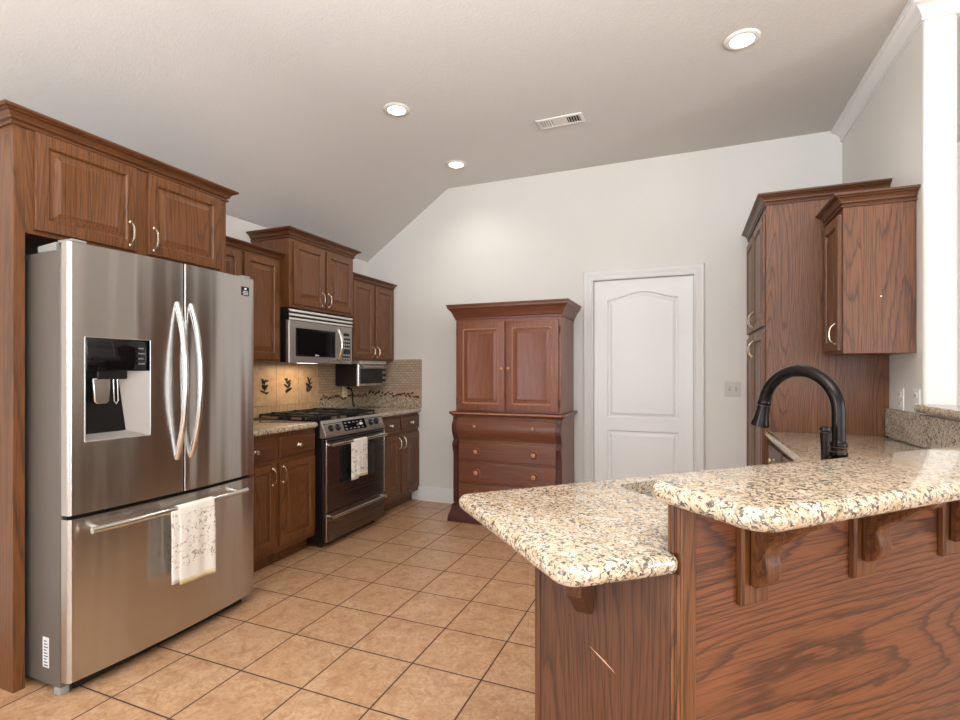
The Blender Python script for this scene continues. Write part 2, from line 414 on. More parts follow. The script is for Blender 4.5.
# ------------------------------------------------------------------ white interior door
def ring_casing(g, x0, x1, zt, prof, y):
    """architrave: prof = (distance outward from opening, projection from the wall)"""
    rs = []
    for (px, pz, ox, oz) in ((x0, 0, -1, 0), (x0, zt, -1, 1), (x1, zt, 1, 1), (x1, 0, 1, 0)):
        rs.append([(px + ox*d, y - q, pz + oz*d) for d, q in prof])
    g.rings(rs)
g = G()
ring_casing(g, DX0+0.012, DX1-0.012, DZ-0.012, [(0, 0.0), (0, 0.011), (0.010, 0.014), (0.018, 0.008), (0.042, 0.013), (0.052, 0.021), (0.070, 0.024), (0.078, 0.019), (0.080, 0.0)], YB)
struct('trim_3', g, TRIM, label='white moulded casing around the door')
g = G()
for x0, x1, z0, z1 in ((DX0+0.0005, DX0+0.014, 0, DZ-0.0005), (DX1-0.014, DX1-0.0005, 0, DZ-0.0005), (DX0+0.014, DX1-0.014, DZ-0.014, DZ-0.0005)):
    g.box(x0, x1, YB+0.001, YB+0.119, z0, z1)
for x0, x1, z0, z1 in ((DX0+0.014, DX0+0.045, 0, DZ-0.014), (DX1-0.045, DX1-0.014, 0, DZ-0.014), (DX0+0.045, DX1-0.045, DZ-0.045, DZ-0.014)):
    g.box(x0, x1, YB+0.0665, YB+0.080, z0, z1)  # stops hidden behind the door, added to block light leaking through the gap
struct('trim_4', g, TRIM, label='white door jamb')
def arch_poly(x0, x1, z0, z1, rise, n=24):
    pts = [(x0, z0), (x1, z0)]
    for i in range(n + 1):
        t = i / n; x = x1 + (x0 - x1) * t
        pts.append((x, z1 - rise + rise * (0.5 - 0.5 * math.cos(2 * PI * t)) ** 0.9))
    return pts
def inset_poly(poly, d):
    n = len(poly); out = []
    for i in range(n):
        a, p, b = Vector(poly[i-1]), Vector(poly[i]), Vector(poly[(i+1) % n])
        n1 = (p - a).normalized(); n2 = (b - p).normalized()
        m1 = Vector((-n1.y, n1.x)); m2 = Vector((-n2.y, n2.x)); m = m1 + m2; m = m / max(m.dot(m1), 0.3)
        out.append((p.x + m.x*d, p.y + m.y*d))
    return out
def fill_with_holes(outer, holes, y):
    bm = bmesh.new(); 
    for loop in [outer] + holes:
        vs = [bm.verts.new((p[0], y, p[1])) for p in loop]
        for i in range(len(vs)): bm.edges.new((vs[i], vs[(i+1) % len(vs)]))
    bmesh.ops.triangle_fill(bm, use_beauty=True, use_dissolve=False, edges=bm.edges[:])
    bm.verts.index_update()
    r = ([tuple(v.co) for v in bm.verts], [tuple(v.index for v in f.verts) for f in bm.faces]); bm.free(); return r
yd = YB + 0.030
dx0, dx1, dz0, dz1 = DX0+0.017, DX1-0.017, 0.008, DZ-0.017
pan = [arch_poly(dx0+0.112, dx1-0.112, 0.880, dz1-0.105, 0.060), [(dx0+0.112, 0.24), (dx1-0.112, 0.24), (dx1-0.112, 0.772), (dx0+0.112, 0.772)]]
g = G()
outer = [(dx0, dz0), (dx1, dz0), (dx1, dz1), (dx0, dz1)]
g.add(*fill_with_holes(outer, pan, yd))
g.rings([[(x, yd, z) for x, z in outer], [(x, yd+0.035, z) for x, z in outer]], False, True)
for p in pan:
    rr = [[(x, yd + dy, z) for x, z in inset_poly(p, d)] for d, dy in ((0, 0), (0.005, 0.006), (0.010, 0.014), (0.020, 0.014), (0.042, 0.002))]
    g.rings(rr, False, True)
door = mesh_obj('door_1', g, DOORW, 0, 20); door['kind'] = 'structure'; door['label'] = 'white two-panel interior door with an arched top panel'

# ------------------------------------------------------------------ ceiling fittings
def ceiling_light(x, y, label):
    t = thing('recessed_light', label, 'ceiling light', (x, y, H), 0, 'recessed ceiling lights')
    mesh_obj('trim_ring', G().lathe([(0.060, -0.002), (0.060, -0.010), (0.072, -0.012), (0.086, -0.007), (0.090, -0.0015)], (0,0,0), (0,0,1), 40), WHITE, parent=t)
    mesh_obj('lamp_lens', G().lathe([(0.0601, -0.0035), (0.052, -0.0075), (0.02, -0.009), (0.0, -0.009)], (0,0,0), (0,0,1), 40), LAMP, parent=t)
    d = bpy.data.lights.new('downlight', 'SPOT'); d.energy = 14; d.spot_size = math.radians(140); d.spot_blend = 0.9; d.shadow_soft_size = 0.06; d.color = (1, 0.95, 0.88)
    o = bpy.data.objects.new('downlight', d); COL.objects.link(o); o.parent = t; o.location = (0, 0, -0.03)
    return t
ceiling_light(-1.82, 2.972, 'recessed ceiling light nearest the crease of the sloped ceiling, in front of the smaller one')
ceiling_light(-1.83, 3.95, 'small recessed ceiling light closest to the back wall and the top of the slope')
ceiling_light(0.271, 3.041, 'recessed ceiling light above the door side, right of the ceiling vent')
# vent
t = thing('ceiling_vent', 'white rectangular ceiling air vent between the recessed lights', 'vent', (-0.832, 3.545, H))
g = G()
hw, hd = 0.165, 0.070
g.rings([[(sx*(hw-i), sy*(hd-i), z) for sx, sy in ((-1,-1),(1,-1),(1,1),(-1,1))] for i, z in ((0, -0.0015), (0.004, -0.008), (0.020, -0.010), (0.026, -0.003))], False, False)
mesh_obj('vent_frame', g, WHITE, parent=t)
mesh_obj('vent_throat', G().box(-hw+0.02, hw-0.02, -hd+0.02, hd-0.02, -0.0028, -0.0015), GAP, parent=t)
for k in range(16):
    x = -hw + 0.03 + k * (2*hw - 0.06) / 15
    a = -0.004 if k < 5 else (0.004 if k > 10 else 0.0)
    if 5 <= k <= 10: continue
    mesh_obj('louvre', G().prism([(x-0.0012+a, -0.012), (x+0.0012+a, -0.012), (x+0.0012-a, -0.003), (x-0.0012-a, -0.003)], lambda X, Z: (X, -hd+0.022, Z), lambda X, Z: (X, hd-0.022, Z)), WHITE, parent=t)
mesh_obj('damper_plate', G().box(-0.052, 0.052, -hd+0.022, hd-0.022, -0.008, -0.004), WHITE, 0.001, parent=t)

# ------------------------------------------------------------------ cabinets
def rect_rings(x0, x1, z0, z1, spec):
    return [[(x0+i, y, z0+i), (x1-i, y, z0+i), (x1-i, y, z1-i), (x0+i, y, z1-i)] for i, y in spec]
def panel_door_g(x0, x1, z0, z1, yf, th=0.019, fr=0.055):
    return G().rings(rect_rings(x0, x1, z0, z1, [(0, yf+th), (0, yf+0.005), (0.002, yf+0.001), (0.006, yf), (fr-0.008, yf), (fr-0.003, yf+0.004), (fr, yf+0.012), (fr+0.006, yf+0.012), (fr+0.036, yf+0.001), (fr+0.039, yf+0.002)]))
def drawer_front_g(x0, x1, z0, z1, yf, th=0.019):
    return G().rings(rect_rings(x0, x1, z0, z1, [(0, yf+th), (0, yf+0.007), (0.003, yf+0.003), (0.010, yf), (0.014, yf)]))
def pull_g(x, yf, z0, z1):
    zc = (z0+z1)/2; L = (z1-z0)/2; pts = []; rad = []
    for k in range(13):
        t = -1 + 2*k/12
        pts.append((x, yf - 0.004 - 0.024*(1-abs(t)**3.2), zc + L*t)); rad.append(0.0052 - 0.0014*(1-t*t))
    g = G().tube(pts, rad, 8, 1.15)
    for z in (z0, z1): g.lathe([(0.008, 0), (0.0085, -0.003), (0.006, -0.006), (0.002, -0.007)], (x, yf-0.0002, z), (0, 1, 0), 12)
    return g
def knob_g(x, yf, z, r=0.015):
    return G().lathe([(r*0.75, 0), (r*0.6, -0.003), (r*0.38, -0.007), (r*0.4, -0.012), (r*0.95, -0.017), (r, -0.021), (r*0.8, -0.026), (r*0.3, -0.028)], (x, yf-0.0002, z), (0, 1, 0), 16)
CROWN = [(-0.002, 0.0), (0.009, 0.0), (0.011, 0.006), (0.009, 0.012), (0.004, 0.014), (0.006, 0.018), (0.014, 0.021), (0.014, 0.024), (0.018, 0.034), (0.026, 0.043), (0.037, 0.047), (0.037, 0.050), (0.044, 0.052), (0.048, 0.056), (0.049, 0.060), (0.049, 0.064), (-0.002, 0.064)]
def cabinet(name, label, cat, loc, rotz, w, d, h, z_low=0.0, doors=(), drawers=(), crown=None, toe=None, side_mat=None, group=None, mat=None, matx=None, dth=0.019, box_top=None):
    """front frame in the plane y=0 facing -y; doors stand proud of it"""
    mat = mat or OAK; matx = matx or OAKX
    t = thing(name, label, cat, loc, rotz, group)
    z0 = z_low + (toe or 0.0)
    mesh_obj('carcass', G().box(0, w, 0, d, z0, h), side_mat or mat, 0.0015, parent=t)
    if toe: mesh_obj('toe_kick', G().box(0.002, w-0.002, 0.07, d-0.002, 0.0, toe-0.0005), mat, 0, parent=t)
    for (x0, x1, a, b, px, pz0, pz1) in doors:
        o = mesh_obj('door', panel_door_g(x0, x1, a, b, -dth-0.0005, dth), mat, 0, 25, parent=t)
        if px is not None: mesh_obj('handle', pull_g(px, -dth-0.0005, pz0, pz1), NICKEL, 0, 40, parent=o)
    for (x0, x1, a, b) in drawers:
        o = mesh_obj('drawer', drawer_front_g(x0, x1, a, b, -dth-0.0005, dth), matx, 0, 25, parent=t)
        mesh_obj('knob', knob_g((x0+x1)/2, -dth-0.0005, (a+b)/2), NICKEL, 0, 40, parent=o)
    if crown:
        path, zc, sc = crown
        mesh_obj('crown_moulding', G().sweep([(x, y, zc) for x, y in path], [(o*sc, u*sc) for o, u in CROWN]), matx, 0, 25, parent=t)
    return t
RL = PI/2     # cabinets on the left wall face +x
WX = XL + 0.002
# over-fridge cabinet with the tall side panels
FX = -2.47; FY0 = 1.165; FY1 = 2.168
t = thing('fridge_cabinet', 'wide oak cabinet over the refrigerator with tall side panel and crown', 'cabinet', (FX, FY0, 0), RL, 'oak wall cabinets on the left')
dep = FX - WX; W = FY1 - FY0
mesh_obj('side_panel', G().box(0, 0.040, 0, dep, 0, 2.262), OAK, 0.0015, parent=t)
mesh_obj('side_panel', G().box(W-0.022, W, 0, dep, 0, 2.262), OAK, 0.0015, parent=t)
mesh_obj('carcass', G().box(0.0405, W-0.0225, 0.0, dep, 1.835, 2.262), OAK, 0.001, parent=t)
for (x0, x1, px) in ((0.066, 0.478, 0.446), (0.534, 0.952, 0.542+0.02)):
    o = mesh_obj('door', panel_door_g(x0, x1, 1.852, 2.252, -0.0195), OAK, 0, 25, parent=t)
    mesh_obj('handle', pull_g(px, -0.0195, 1.875, 1.985), NICKEL, 0, 40, parent=o)
mesh_obj('crown_moulding', G().sweep([(0, dep, 2.255), (0, 0, 2.255), (W, 0, 2.255), (W, dep, 2.255)], [(o*1.0, u*1.0) for o, u in CROWN]), OAKX, 0, 25, parent=t)

UX = -2.79; UX2 = -2.765   # face frames of the wall cabinets
cabinet('wall_cabinet', 'oak wall cabinet between the refrigerator and the microwave', 'cabinet', (UX, 2.172, 0), RL, 0.756, UX-WX, 2.095, 1.345,
        [(0.03, 0.385, 1.362, 2.085, None, 0, 0), (0.412, 0.728, 1.362, 2.085, None, 0, 0)], crown=([(0, 0), (0.756, 0)], 2.083, 1.0), group='oak wall cabinets on the left')
MX = -2.71
cabinet('wall_cabinet', 'raised oak wall cabinet directly above the microwave', 'cabinet', (MX, 2.932, 0), RL, 0.770, MX-WX, 2.275, 1.752,
        [(0.034, 0.376, 1.775, 2.243, 0.345, 1.797, 1.898), (0.404, 0.742, 1.775, 2.243, 0.424, 1.797, 1.898)], crown=([(0, MX-WX), (0, 0), (0.770, 0), (0.770, MX-WX)], 2.262, 1.05), group='oak wall cabinets on the left')
cabinet('wall_cabinet', 'oak wall cabinet in the back left corner above the tiled backsplash', 'cabinet', (UX2, 3.706, 0), RL, 0.740, UX2-WX, 2.10, 1.378,
        [(0.055, 0.372, 1.392, 2.085, 0.352, 1.412, 1.502), (0.412, 0.725, 1.392, 2.085, 0.432, 1.412, 1.502)], crown=([(0, 0), (0.740, 0)], 2.085, 1.0), group='oak wall cabinets on the left')
BX = -2.478
cabinet('base_cabinet', 'oak base cabinet between the refrigerator and the range', 'cabinet', (BX, 2.172, 0), RL, 0.762, BX-WX, 0.874, 0, 
        [(0.03, 0.373, 0.138, 0.680, 0.345, 0.548, 0.650), (0.408, 0.748, 0.138, 0.680, 0.436, 0.548, 0.650)], [(0.03, 0.373, 0.710, 0.842), (0.408, 0.748, 0.710, 0.842)], toe=0.10, group='oak base cabinets on the left')
cabinet('base_cabinet', 'oak base cabinet in the back left corner, right of the range', 'cabinet', (BX, 3.706, 0), RL, 0.740, BX-WX, 0.874, 0,
        [(0.04, 0.372, 0.145, 0.690, 0.350, 0.560, 0.660), (0.412, 0.735, 0.145, 0.690, 0.434, 0.560, 0.660)], [(0.04, 0.372, 0.722, 0.852), (0.412, 0.735, 0.722, 0.852)], toe=0.10, group='oak base cabinets on the left')

# pantry and wall cabinet on the right wall (face -x)
PX = 0.442
t = cabinet('pantry_cabinet', 'tall oak pantry cabinet with crown in the right back corner', 'cabinet', (PX, 4.445, 0), -RL, 0.940, XR-0.002-PX, 2.290, 0,
        [(0.05, 0.455, 1.555, 2.235, 0.43, 1.58, 1.68), (0.485, 0.915, 1.555, 2.235, 0.51, 1.58, 1.68), (0.05, 0.455, 0.14, 1.525, 0.43, 1.38, 1.48), (0.485, 0.915, 0.14, 1.525, 0.51, 1.38, 1.48)],
        crown=([(0, 0), (0.940, 0), (0.940, XR-0.002-PX)], 2.280, 1.0), toe=0.10, side_mat=OAKR)
t = cabinet('wall_cabinet', 'oak wall cabinet hanging on the right wall in front of the pantry', 'cabinet', (0.745, 3.502, 0), -RL, 0.365, XR-0.002-0.745, 2.130, 1.368,
        [(0.03, 0.345, 1.385, 2.09, 0.305, 1.42, 1.525)], crown=([(0.0, 0), (0.365, 0), (0.365, XR-0.002-0.745)], 2.120, 1.0), side_mat=OAKR)
mesh_obj('screw_cap', G().lathe([(0.004, 0), (0.004, -0.0015), (0.002, -0.002)], (0.3652, 0.160, 1.655), (-1, 0, 0), 10), WHITE, parent=t)
# base cabinets under the right counter
cabinet('base_cabinet', 'oak base cabinet with knobbed drawers under the right counter beside the pantry', 'cabinet', (0.468, 3.500, 0), -RL, 0.99, XR-0.002-0.468, 0.874, 0,
        [(0.03, 0.48, 0.14, 0.68, 0.44, 0.55, 0.65), (0.51, 0.96, 0.14, 0.68, 0.53, 0.55, 0.65)], [(0.03, 0.48, 0.71, 0.845), (0.51, 0.96, 0.71, 0.845)], toe=0.10)

# ------------------------------------------------------------------ countertops
def round_poly(poly, radii, n=7):
    out = []; m = len(poly)
    for i in range(m):
        p = Vector(poly[i]); r = radii[i] if isinstance(radii, (list, tuple)) else radii
        a = (Vector(poly[i-1]) - p); b = (Vector(poly[(i+1) % m]) - p)
        if r <= 0: out.append(tuple(p)); continue
        an = a.normalized(); bn = b.normalized(); half = math.acos(max(-1, min(1, an.dot(bn)))) / 2
        L = min(r / math.tan(half), a.length*0.45, b.length*0.45); r2 = L * math.tan(half)
        c = p + (an+bn).normalized() * (r2 / math.sin(half))
        s0 = p + an*L - c; s1 = p + bn*L - c
        a0 = math.atan2(s0.y, s0.x); a1 = math.atan2(s1.y, s1.x); d = (a1 - a0 + PI) % (2*PI) - PI
        out += [(c.x + r2*math.cos(a0+d*k/n), c.y + r2*math.sin(a0+d*k/n)) for k in range(n+1)]
    return out
def slab(name, poly, z0, z1, mat, r=0.018, holes=(), loc=(0,0)):
    """counter slab with a full bullnose edge; poly counter-clockwise"""
    r = min(r, (z1-z0)/2 - 0.0005); g = G(); n = len(poly); rs = []
    for k in range(13):
        a = -PI/2 + PI*k/12
        d = r*(1-math.cos(a)); z = (z0 + r + r*math.sin(a)) if a <= 0 else (z1 - r + r*math.sin(a))
        rs.append([(x, y, z) for x, y in inset_poly(poly, d)])
    g.rings(rs, False, False)
    for ring, z in ((rs[0], z0), (rs[-1], z1)):
        bm = bmesh.new()
        for loop in [[(p[0], p[1]) for p in ring]] + [list(h) for h in holes]:
            vs = [bm.verts.new((p[0], p[1], z)) for p in loop]
            for i in range(len(vs)): bm.edges.new((vs[i], vs[(i+1) % len(vs)]))
        bmesh.ops.triangle_fill(bm, use_beauty=True, use_dissolve=False, edges=bm.edges[:], normal=(0,0,1))
        bm.verts.index_update()
        g.add([tuple(v.co) for v in bm.verts], [tuple(v.index for v in f.verts) for f in bm.faces]); bm.free()
    for h in holes:
        g.rings([[(x, y, z0) for x, y in h], [(x, y, z1) for x, y in h]], False, False)
    shift(g, (loc[0], loc[1], z0))
    o = mesh_obj(name, g, mat, 0, 50); o.location = (loc[0], loc[1], z0)
    return o
CT0, CT1 = 0.875, 0.915
o = slab('granite_countertop', round_poly([(WX+0.001, 2.172), (-2.440, 2.172), (-2.440, 2.934), (WX+0.001, 2.934)], [0, 0.0, 0.02, 0]), CT0, CT1, GRANITE, loc=(-2.75, 2.5))
tag(o, 'short granite countertop between the refrigerator and the range', 'countertop', 'granite countertops')
o = slab('granite_countertop', round_poly([(WX+0.001, 3.706), (-2.440, 3.706), (-2.440, 4.445), (WX+0.001, 4.445)], [0, 0.0, 0.0, 0]), CT0, CT1, GRANITE, loc=(-2.75, 4.0))
tag(o, 'granite countertop in the back left corner beside the range', 'countertop', 'granite countertops')
R2 = math.sqrt(0.5)
def XY(s, t): return ((s-t)*R2, (s+t)*R2)
SP = 0.752                 # end face of the bar wall
poly = [XY(0.493, 0.785), XY(0.7505, 0.764), XY(0.7505, 0.802), XY(0.80, 0.8205), XY(0.80, 0.8655), (1.0275, 1.0275 + 0.8655*math.sqrt(2)),
        (1.0275, 3.497), (0.430, 3.497), (0.430, 0.430 + 1.405*math.sqrt(2)), XY(0.516, 1.412)]
poly = round_poly(poly, [0.05, 0.024, 0, 0, 0, 0, 0, 0.01, 0.03, 0.04])
sink = round_poly([XY(1.02, 0.985), XY(1.76, 0.985), XY(1.76, 1.325), XY(1.02, 1.325)], 0.05)
o = slab('granite_countertop', poly, CT0, CT1, GRANITE, holes=[sink], loc=XY(0.9, 1.0))
tag(o, 'long angled granite countertop with the sink, lower than the bar top', 'countertop', 'granite countertops')
# sink bowl
t = thing('sink', 'stainless undermount sink sunk into the angled countertop behind the bar', 'sink', (*XY(1.39, 1.155), 0.70), PI/4)
def bowl(d, z): return [(x, y, z-0.70) for x, y in round_poly([(-0.37-d, -0.17-d), (0.37+d, -0.17-d), (0.37+d, 0.17+d), (-0.37-d, 0.17+d)], 0.05)]
mesh_obj('bowl', G().rings([bowl(0.02, 0.8745), bowl(0.004, 0.8745), bowl(0.003, 0.86), bowl(-0.01, 0.715), bowl(-0.03, 0.700), bowl(-0.035, 0.694), bowl(0.006, 0.700), bowl(0.012, 0.862), bowl(0.02, 0.866)], False, False).add(bowl(-0.03, 0.7005), [tuple(range(len(bowl(0, 0))))]), PORC, parent=t)
mesh_obj('drain', G().lathe([(0.045, 0.001), (0.045, 0.004), (0.03, 0.003), (0.01, 0.002)], (0, 0, 0.001), (0, 0, 1), 20), STEELH, parent=t)

# bar top
BZ0, BZ1 = 1.012, 1.052
poly = round_poly([(0.718, 0.562), (2.02, 0.562), (2.32, 0.866), (0.718, 0.866)], [0.055, 0.02, 0.02, 0.08])
o = slab('granite_bar_top', [(x-0.718, y-0.70) for x, y in poly], BZ0, BZ1, GRANITE, r=0.0195)
o.location = (*XY(0.718, 0.70), BZ0); o.rotation_euler = (0, 0, PI/4)
tag(o, 'raised polished granite bar top on the nearest counter, carried on wooden brackets', 'countertop')

# ------------------------------------------------------------------ peninsula (bar wall, end panel, brackets): frame in bar coordinates
PEN = thing('kitchen_peninsula', 'oak panelled peninsula with angled bar wall, brackets and end panel', 'peninsula', (*XY(SP, 0.70), 0), PI/4)
def pen(name, g, mat, bevel=0.0015, parent=None, angle=35):      # g in (s, t, z)
    shift(g, (SP, 0.70, 0)); return mesh_obj(name, g, mat, bevel, angle, parent=parent or PEN)
PT = 0.774                # front plane of the bar panel
BT = BZ0 - 0.0008
pen('bar_panel', G().box(0.790, 2.18, PT, PT+0.030, 0.0, BT), OAKBAR)
pen('bar_wall_core', G().box(0.830, 2.17, PT+0.0305, 0.862, 0.0, BT), WALL, 0)
pen('corner_stile', G().box(SP, 0.7895, 0.766, 0.790, 0, BT), OAK, 0.002)
# brackets under the bar overhang
def bracket(sc):
    bp = pen('bracket', G().rings([[(sc-0.040+i, y, 0.787+i), (sc+0.040-i, y, 0.787+i), (sc+0.040-i, y, BT), (sc-0.040+i, y, BT)] for i, y in ((0, PT-0.0005), (0, PT-0.012), (0.005, PT-0.017))]), OAK, 0.001)
    prof = [(0, 0.829), (0.012, 0.828), (0.028, 0.838), (0.038, 0.850), (0.043, 0.868), (0.041, 0.886), (0.037, 0.900), (0.040, 0.914), (0.050, 0.926), (0.062, 0.934), (0.080, 0.944), (0.096, 0.960), (0.112, 0.974), (0.136, 0.984), (0.146, 0.996), (0.148, BT), (0, BT)]
    y0 = PT - 0.0175
    arm = G().prism(prof, lambda d, z: (sc-0.021, y0-d, z), lambda d, z: (sc+0.021, y0-d, z))
    shift(arm, (SP, 0.70, 0)); mesh_obj('scroll_arm', arm, OAK, 0.004, 35, parent=bp)
    # carved relief on the side of the arm: leaves along the scroll
    rel = G()
    def lf(d0, z0, L, ang, wd):
        up = [(L*q/6, wd*math.sin(PI*q/6)**0.8) for q in range(7)]; dn = [(a, -b) for a, b in up[1:-1]][::-1]
        pp = [(d0 + p*math.cos(ang) - q*math.sin(ang), z0 + p*math.sin(ang) + q*math.cos(ang)) for p, q in up + dn]
        cc = (sum(p[0] for p in pp)/len(pp), sum(p[1] for p in pp)/len(pp))
        rel.rings([[(sc-0.0208, y0-d, z) for d, z in pp], [(sc-0.0232, y0-(cc[0]+(d-cc[0])*0.8), cc[1]+(z-cc[1])*0.8) for d, z in pp]])
    for a in ((0.018, 0.845, 0.030, 1.9, 0.005), (0.020, 0.850, 0.030, 1.1, 0.005), (0.018, 0.880, 0.030, 1.9, 0.005), (0.020, 0.884, 0.028, 1.1, 0.005), (0.018, 0.915, 0.035, 1.6, 0.006),
              (0.030, 0.930, 0.034, 0.6, 0.006), (0.022, 0.950, 0.034, 1.3, 0.006), (0.050, 0.950, 0.036, 0.5, 0.006), (0.034, 0.965, 0.034, 0.9, 0.006), (0.078, 0.966, 0.036, 0.45, 0.006)): lf(*a)
    shift(rel, (SP, 0.70, 0)); mesh_obj('carving', rel, OAKX, 0, 40, parent=bp)
for sc in (0.948, 1.316, 1.684): bracket(sc)
# end panel under the left end of the counter, square to the room
def penw(name, g, mat, bevel=0.0015, parent=None):              # g in world coordinates
    o = mesh_obj(name, shift(g, (*XY(SP, 0.70), 0)), mat, bevel)
    o.parent = parent or PEN; o.rotation_euler = (0, 0, -PI/4) if parent is None else (0, 0, 0)
    return o
EY = 1.075
penw('end_panel', G().box(-0.3075, -0.0305, EY, EY+0.018, 0.0, 0.8745), OAKEND)
penw('edge_stile', G().box(-0.3075, -0.296, EY-0.004, EY-0.0003, 0.0, 0.8745), OAKEND, 0.001)
g = G()
for k, (a, b_) in enumerate(((-0.0360, -0.0302), (-0.0302, -0.0245), (-0.0245, -0.0190), (-0.0190, -0.0125))):
    y = EY + (0.0 if k % 2 else 0.004); g.box(a, b_, y, EY+0.020, 0.9158, BT)
    if k: g.box(a, b_, y, EY+0.020, 0.0, 0.8742)
penw('fluted_edge_moulding', g, OAKR, 0.0012)
bk = [(-0.3075, EY+0.0185), (-0.04, EY+0.0225), XY(0.83, 0.87), XY(1.2, 0.87), XY(1.2, 1.36), (-0.3075, 1.60)]
penw('base_carcass', G().prism([p for p in bk], lambda x, y: (x, y, 0.0), lambda x, y: (x, y, 0.690)), OAK, 0)
cx = -0.198
penw('corbel', G().prism([(0, 0.776), (0.015, 0.773), (0.045, 0.793), (0.075, 0.823), (0.120, 0.850), (0.130, 0.8745), (0, 0.8745)], lambda d, z: (cx-0.016, EY-0.0003-d, z), lambda d, z: (cx+0.016, EY-0.0003-d, z)), OAKEND, 0.001)
g = G()
for (u0, z0, u1, z1, wd) in ((-0.191, 0.700, -0.136, 0.652, 0.0010), (-0.178, 0.690, -0.140, 0.656, 0.0015)):
    d = Vector((u1-u0, z1-z0)).normalized(); n_ = Vector((-d.y, d.x)) * wd
    g.prism([(u0, z0), ((u0+u1)/2+n_.x, (z0+z1)/2+n_.y), (u1, z1), ((u0+u1)/2-n_.x, (z0+z1)/2-n_.y)], lambda x, z: (x, EY-0.0004, z), lambda x, z: (x, EY-0.0002, z))
penw('scratch', g, new_mat('bare_wood_scratch', lin(222, 186, 160), 0.7)[0], 0)['label'] = 'pale scratch in the stain'

# ------------------------------------------------------------------ right wall: granite splash, ledge cap
g = G().box(XR-0.022, XR-0.001, 2.28, 3.497, CT1+0.0005, 1.070)
o = mesh_obj('granite_backsplash', shift(g, (XR, 2.8, CT1)), GRANITEB, 0.002); o.location = (XR, 2.8, CT1)
tag(o, 'speckled granite backsplash strip along the right wall', 'backsplash')
o = slab('granite_ledge', round_poly([(XR-0.050, 2.0), (XR+WT+0.05, 2.0), (XR+WT+0.05, YE-0.004), (XR-0.002, YE-0.004), (XR-0.050, YE-0.03)], [0.01, 0.01, 0.01, 0.0, 0.015]), 1.0805, 1.118, GRANITE, loc=(XR, 2.6))
tag(o, 'granite ledge capping the half wall at the end of the right wall', 'ledge')
def plate(name, label, loc, rotz, w, h, kind, mat):
    t = thing(name, label, 'light switch' if kind == 'switch' else 'outlet', loc, rotz, 'wall plates')
    mesh_obj('plate', G().rings(rect_rings(-w/2, w/2, -h/2, h/2, [(0, -0.0005), (0, -0.003), (0.003, -0.006), (0.006, -0.006)])), mat, parent=t)
    return t
t = plate('light_switch', 'white double light switch on the back wall between door and pantry', (0.332, YB, 1.138), 0, 0.116, 0.116, 'switch', new_mat('almond_plastic', lin(206, 200, 188), 0.4)[0])
for x in (-0.023, 0.023):
    o = mesh_obj('toggle', G().prism([(-0.0065, -0.011), (-0.0065, 0.011), (-0.020, 0.010), (-0.017, 0.002)], lambda y, z: (x-0.005, y, z), lambda y, z: (x+0.005, y, z)), WHITE, 0.001, parent=t)
    mesh_obj('toggle_slot', G().box(x-0.008, x+0.008, -0.0066, -0.0058, -0.016, 0.016), GREY, parent=t)
def outlet(label, loc, rotz, mat):
    t = plate('wall_outlet', label, loc, rotz, 0.072, 0.116, 'outlet', mat)
    for z in (-0.026, 0.026):
        o = mesh_obj('socket', G().lathe([(0.017, 0), (0.017, -0.0085), (0.014, -0.0095)], (0, 0.0, z), (0, 1, 0), 20), mat, parent=t)
        mesh_obj('slots', G().box(-0.008, -0.005, -0.0101, -0.0094, z-0.006, z+0.006).box(0.005, 0.008, -0.0101, -0.0094, z-0.006, z+0.006), GAP, parent=o)
    return t
outlet('white outlet on the right wall above the granite splash, nearer the pantry', (XR, 3.33, 1.130), -RL, WHITE)
outlet('white outlet on the right wall next to the granite ledge', (XR, 3.13, 1.130), -RL, WHITE)

# ------------------------------------------------------------------ faucet
FS, FT, FZ = 1.434, 0.895, CT1
t = thing('kitchen_faucet', 'oil rubbed bronze gooseneck faucet with pull down sprayer behind the bar', 'faucet', (*XY(FS, FT), FZ), PI/4)
prof = [(0.030, 0.0005), (0.030, 0.006), (0.026, 0.012), (0.0215, 0.016), (0.0195, 0.125), (0.0215, 0.129), (0.0215, 0.141), (0.0195, 0.145), (0.0195, 0.153), (0.0210, 0.157), (0.0210, 0.165), (0.0175, 0.172)]
mesh_obj('base', G().lathe(prof, (0, 0, 0), (0, 0, 1), 28), BRONZE, parent=t)
RA = 0.112; zt = 0.250
pts = [(0, 0, 0.14), (0, 0, 0.18)] + [(0, RA - RA*math.cos(a), zt + RA*math.sin(a)) for a in [PI*0.95*k/28 for k in range(29)]]
mesh_obj('spout', G().tube(pts, 0.0175, 18), BRONZE, parent=t)
e = Vector(pts[-1]); d = (Vector(pts[-1]) - Vector(pts[-2])).normalized()
sh = mesh_obj('spray_head', G().lathe([(0.017, -0.004), (0.0195, 0.0), (0.0195, 0.010), (0.0175, 0.013), (0.019, 0.03), (0.022, 0.055), (0.026, 0.072), (0.0265, 0.078), (0.022, 0.080), (0.01, 0.079)], e, d, 24), BRONZE, parent=t)
mesh_obj('trigger', G().box(-0.006, 0.006, e.y+0.018, e.y+0.026, e.z-0.045, e.z-0.015), BRONZE, 0.002, parent=sh)
mesh_obj('accent_ring', G().lathe([(0.0185, 0.010), (0.0202, 0.0105), (0.0202, 0.0125), (0.0185, 0.013)], e, d, 24), COPPERLINE, parent=sh)
for z in (0.142, 0.154): mesh_obj('accent_ring', G().lathe([(0.0208, z), (0.0216, z+0.0005), (0.0216, z+0.0018), (0.0208, z+0.0023)], (0,0,0), (0,0,1), 24), COPPERLINE, parent=t)
hx = -0.062
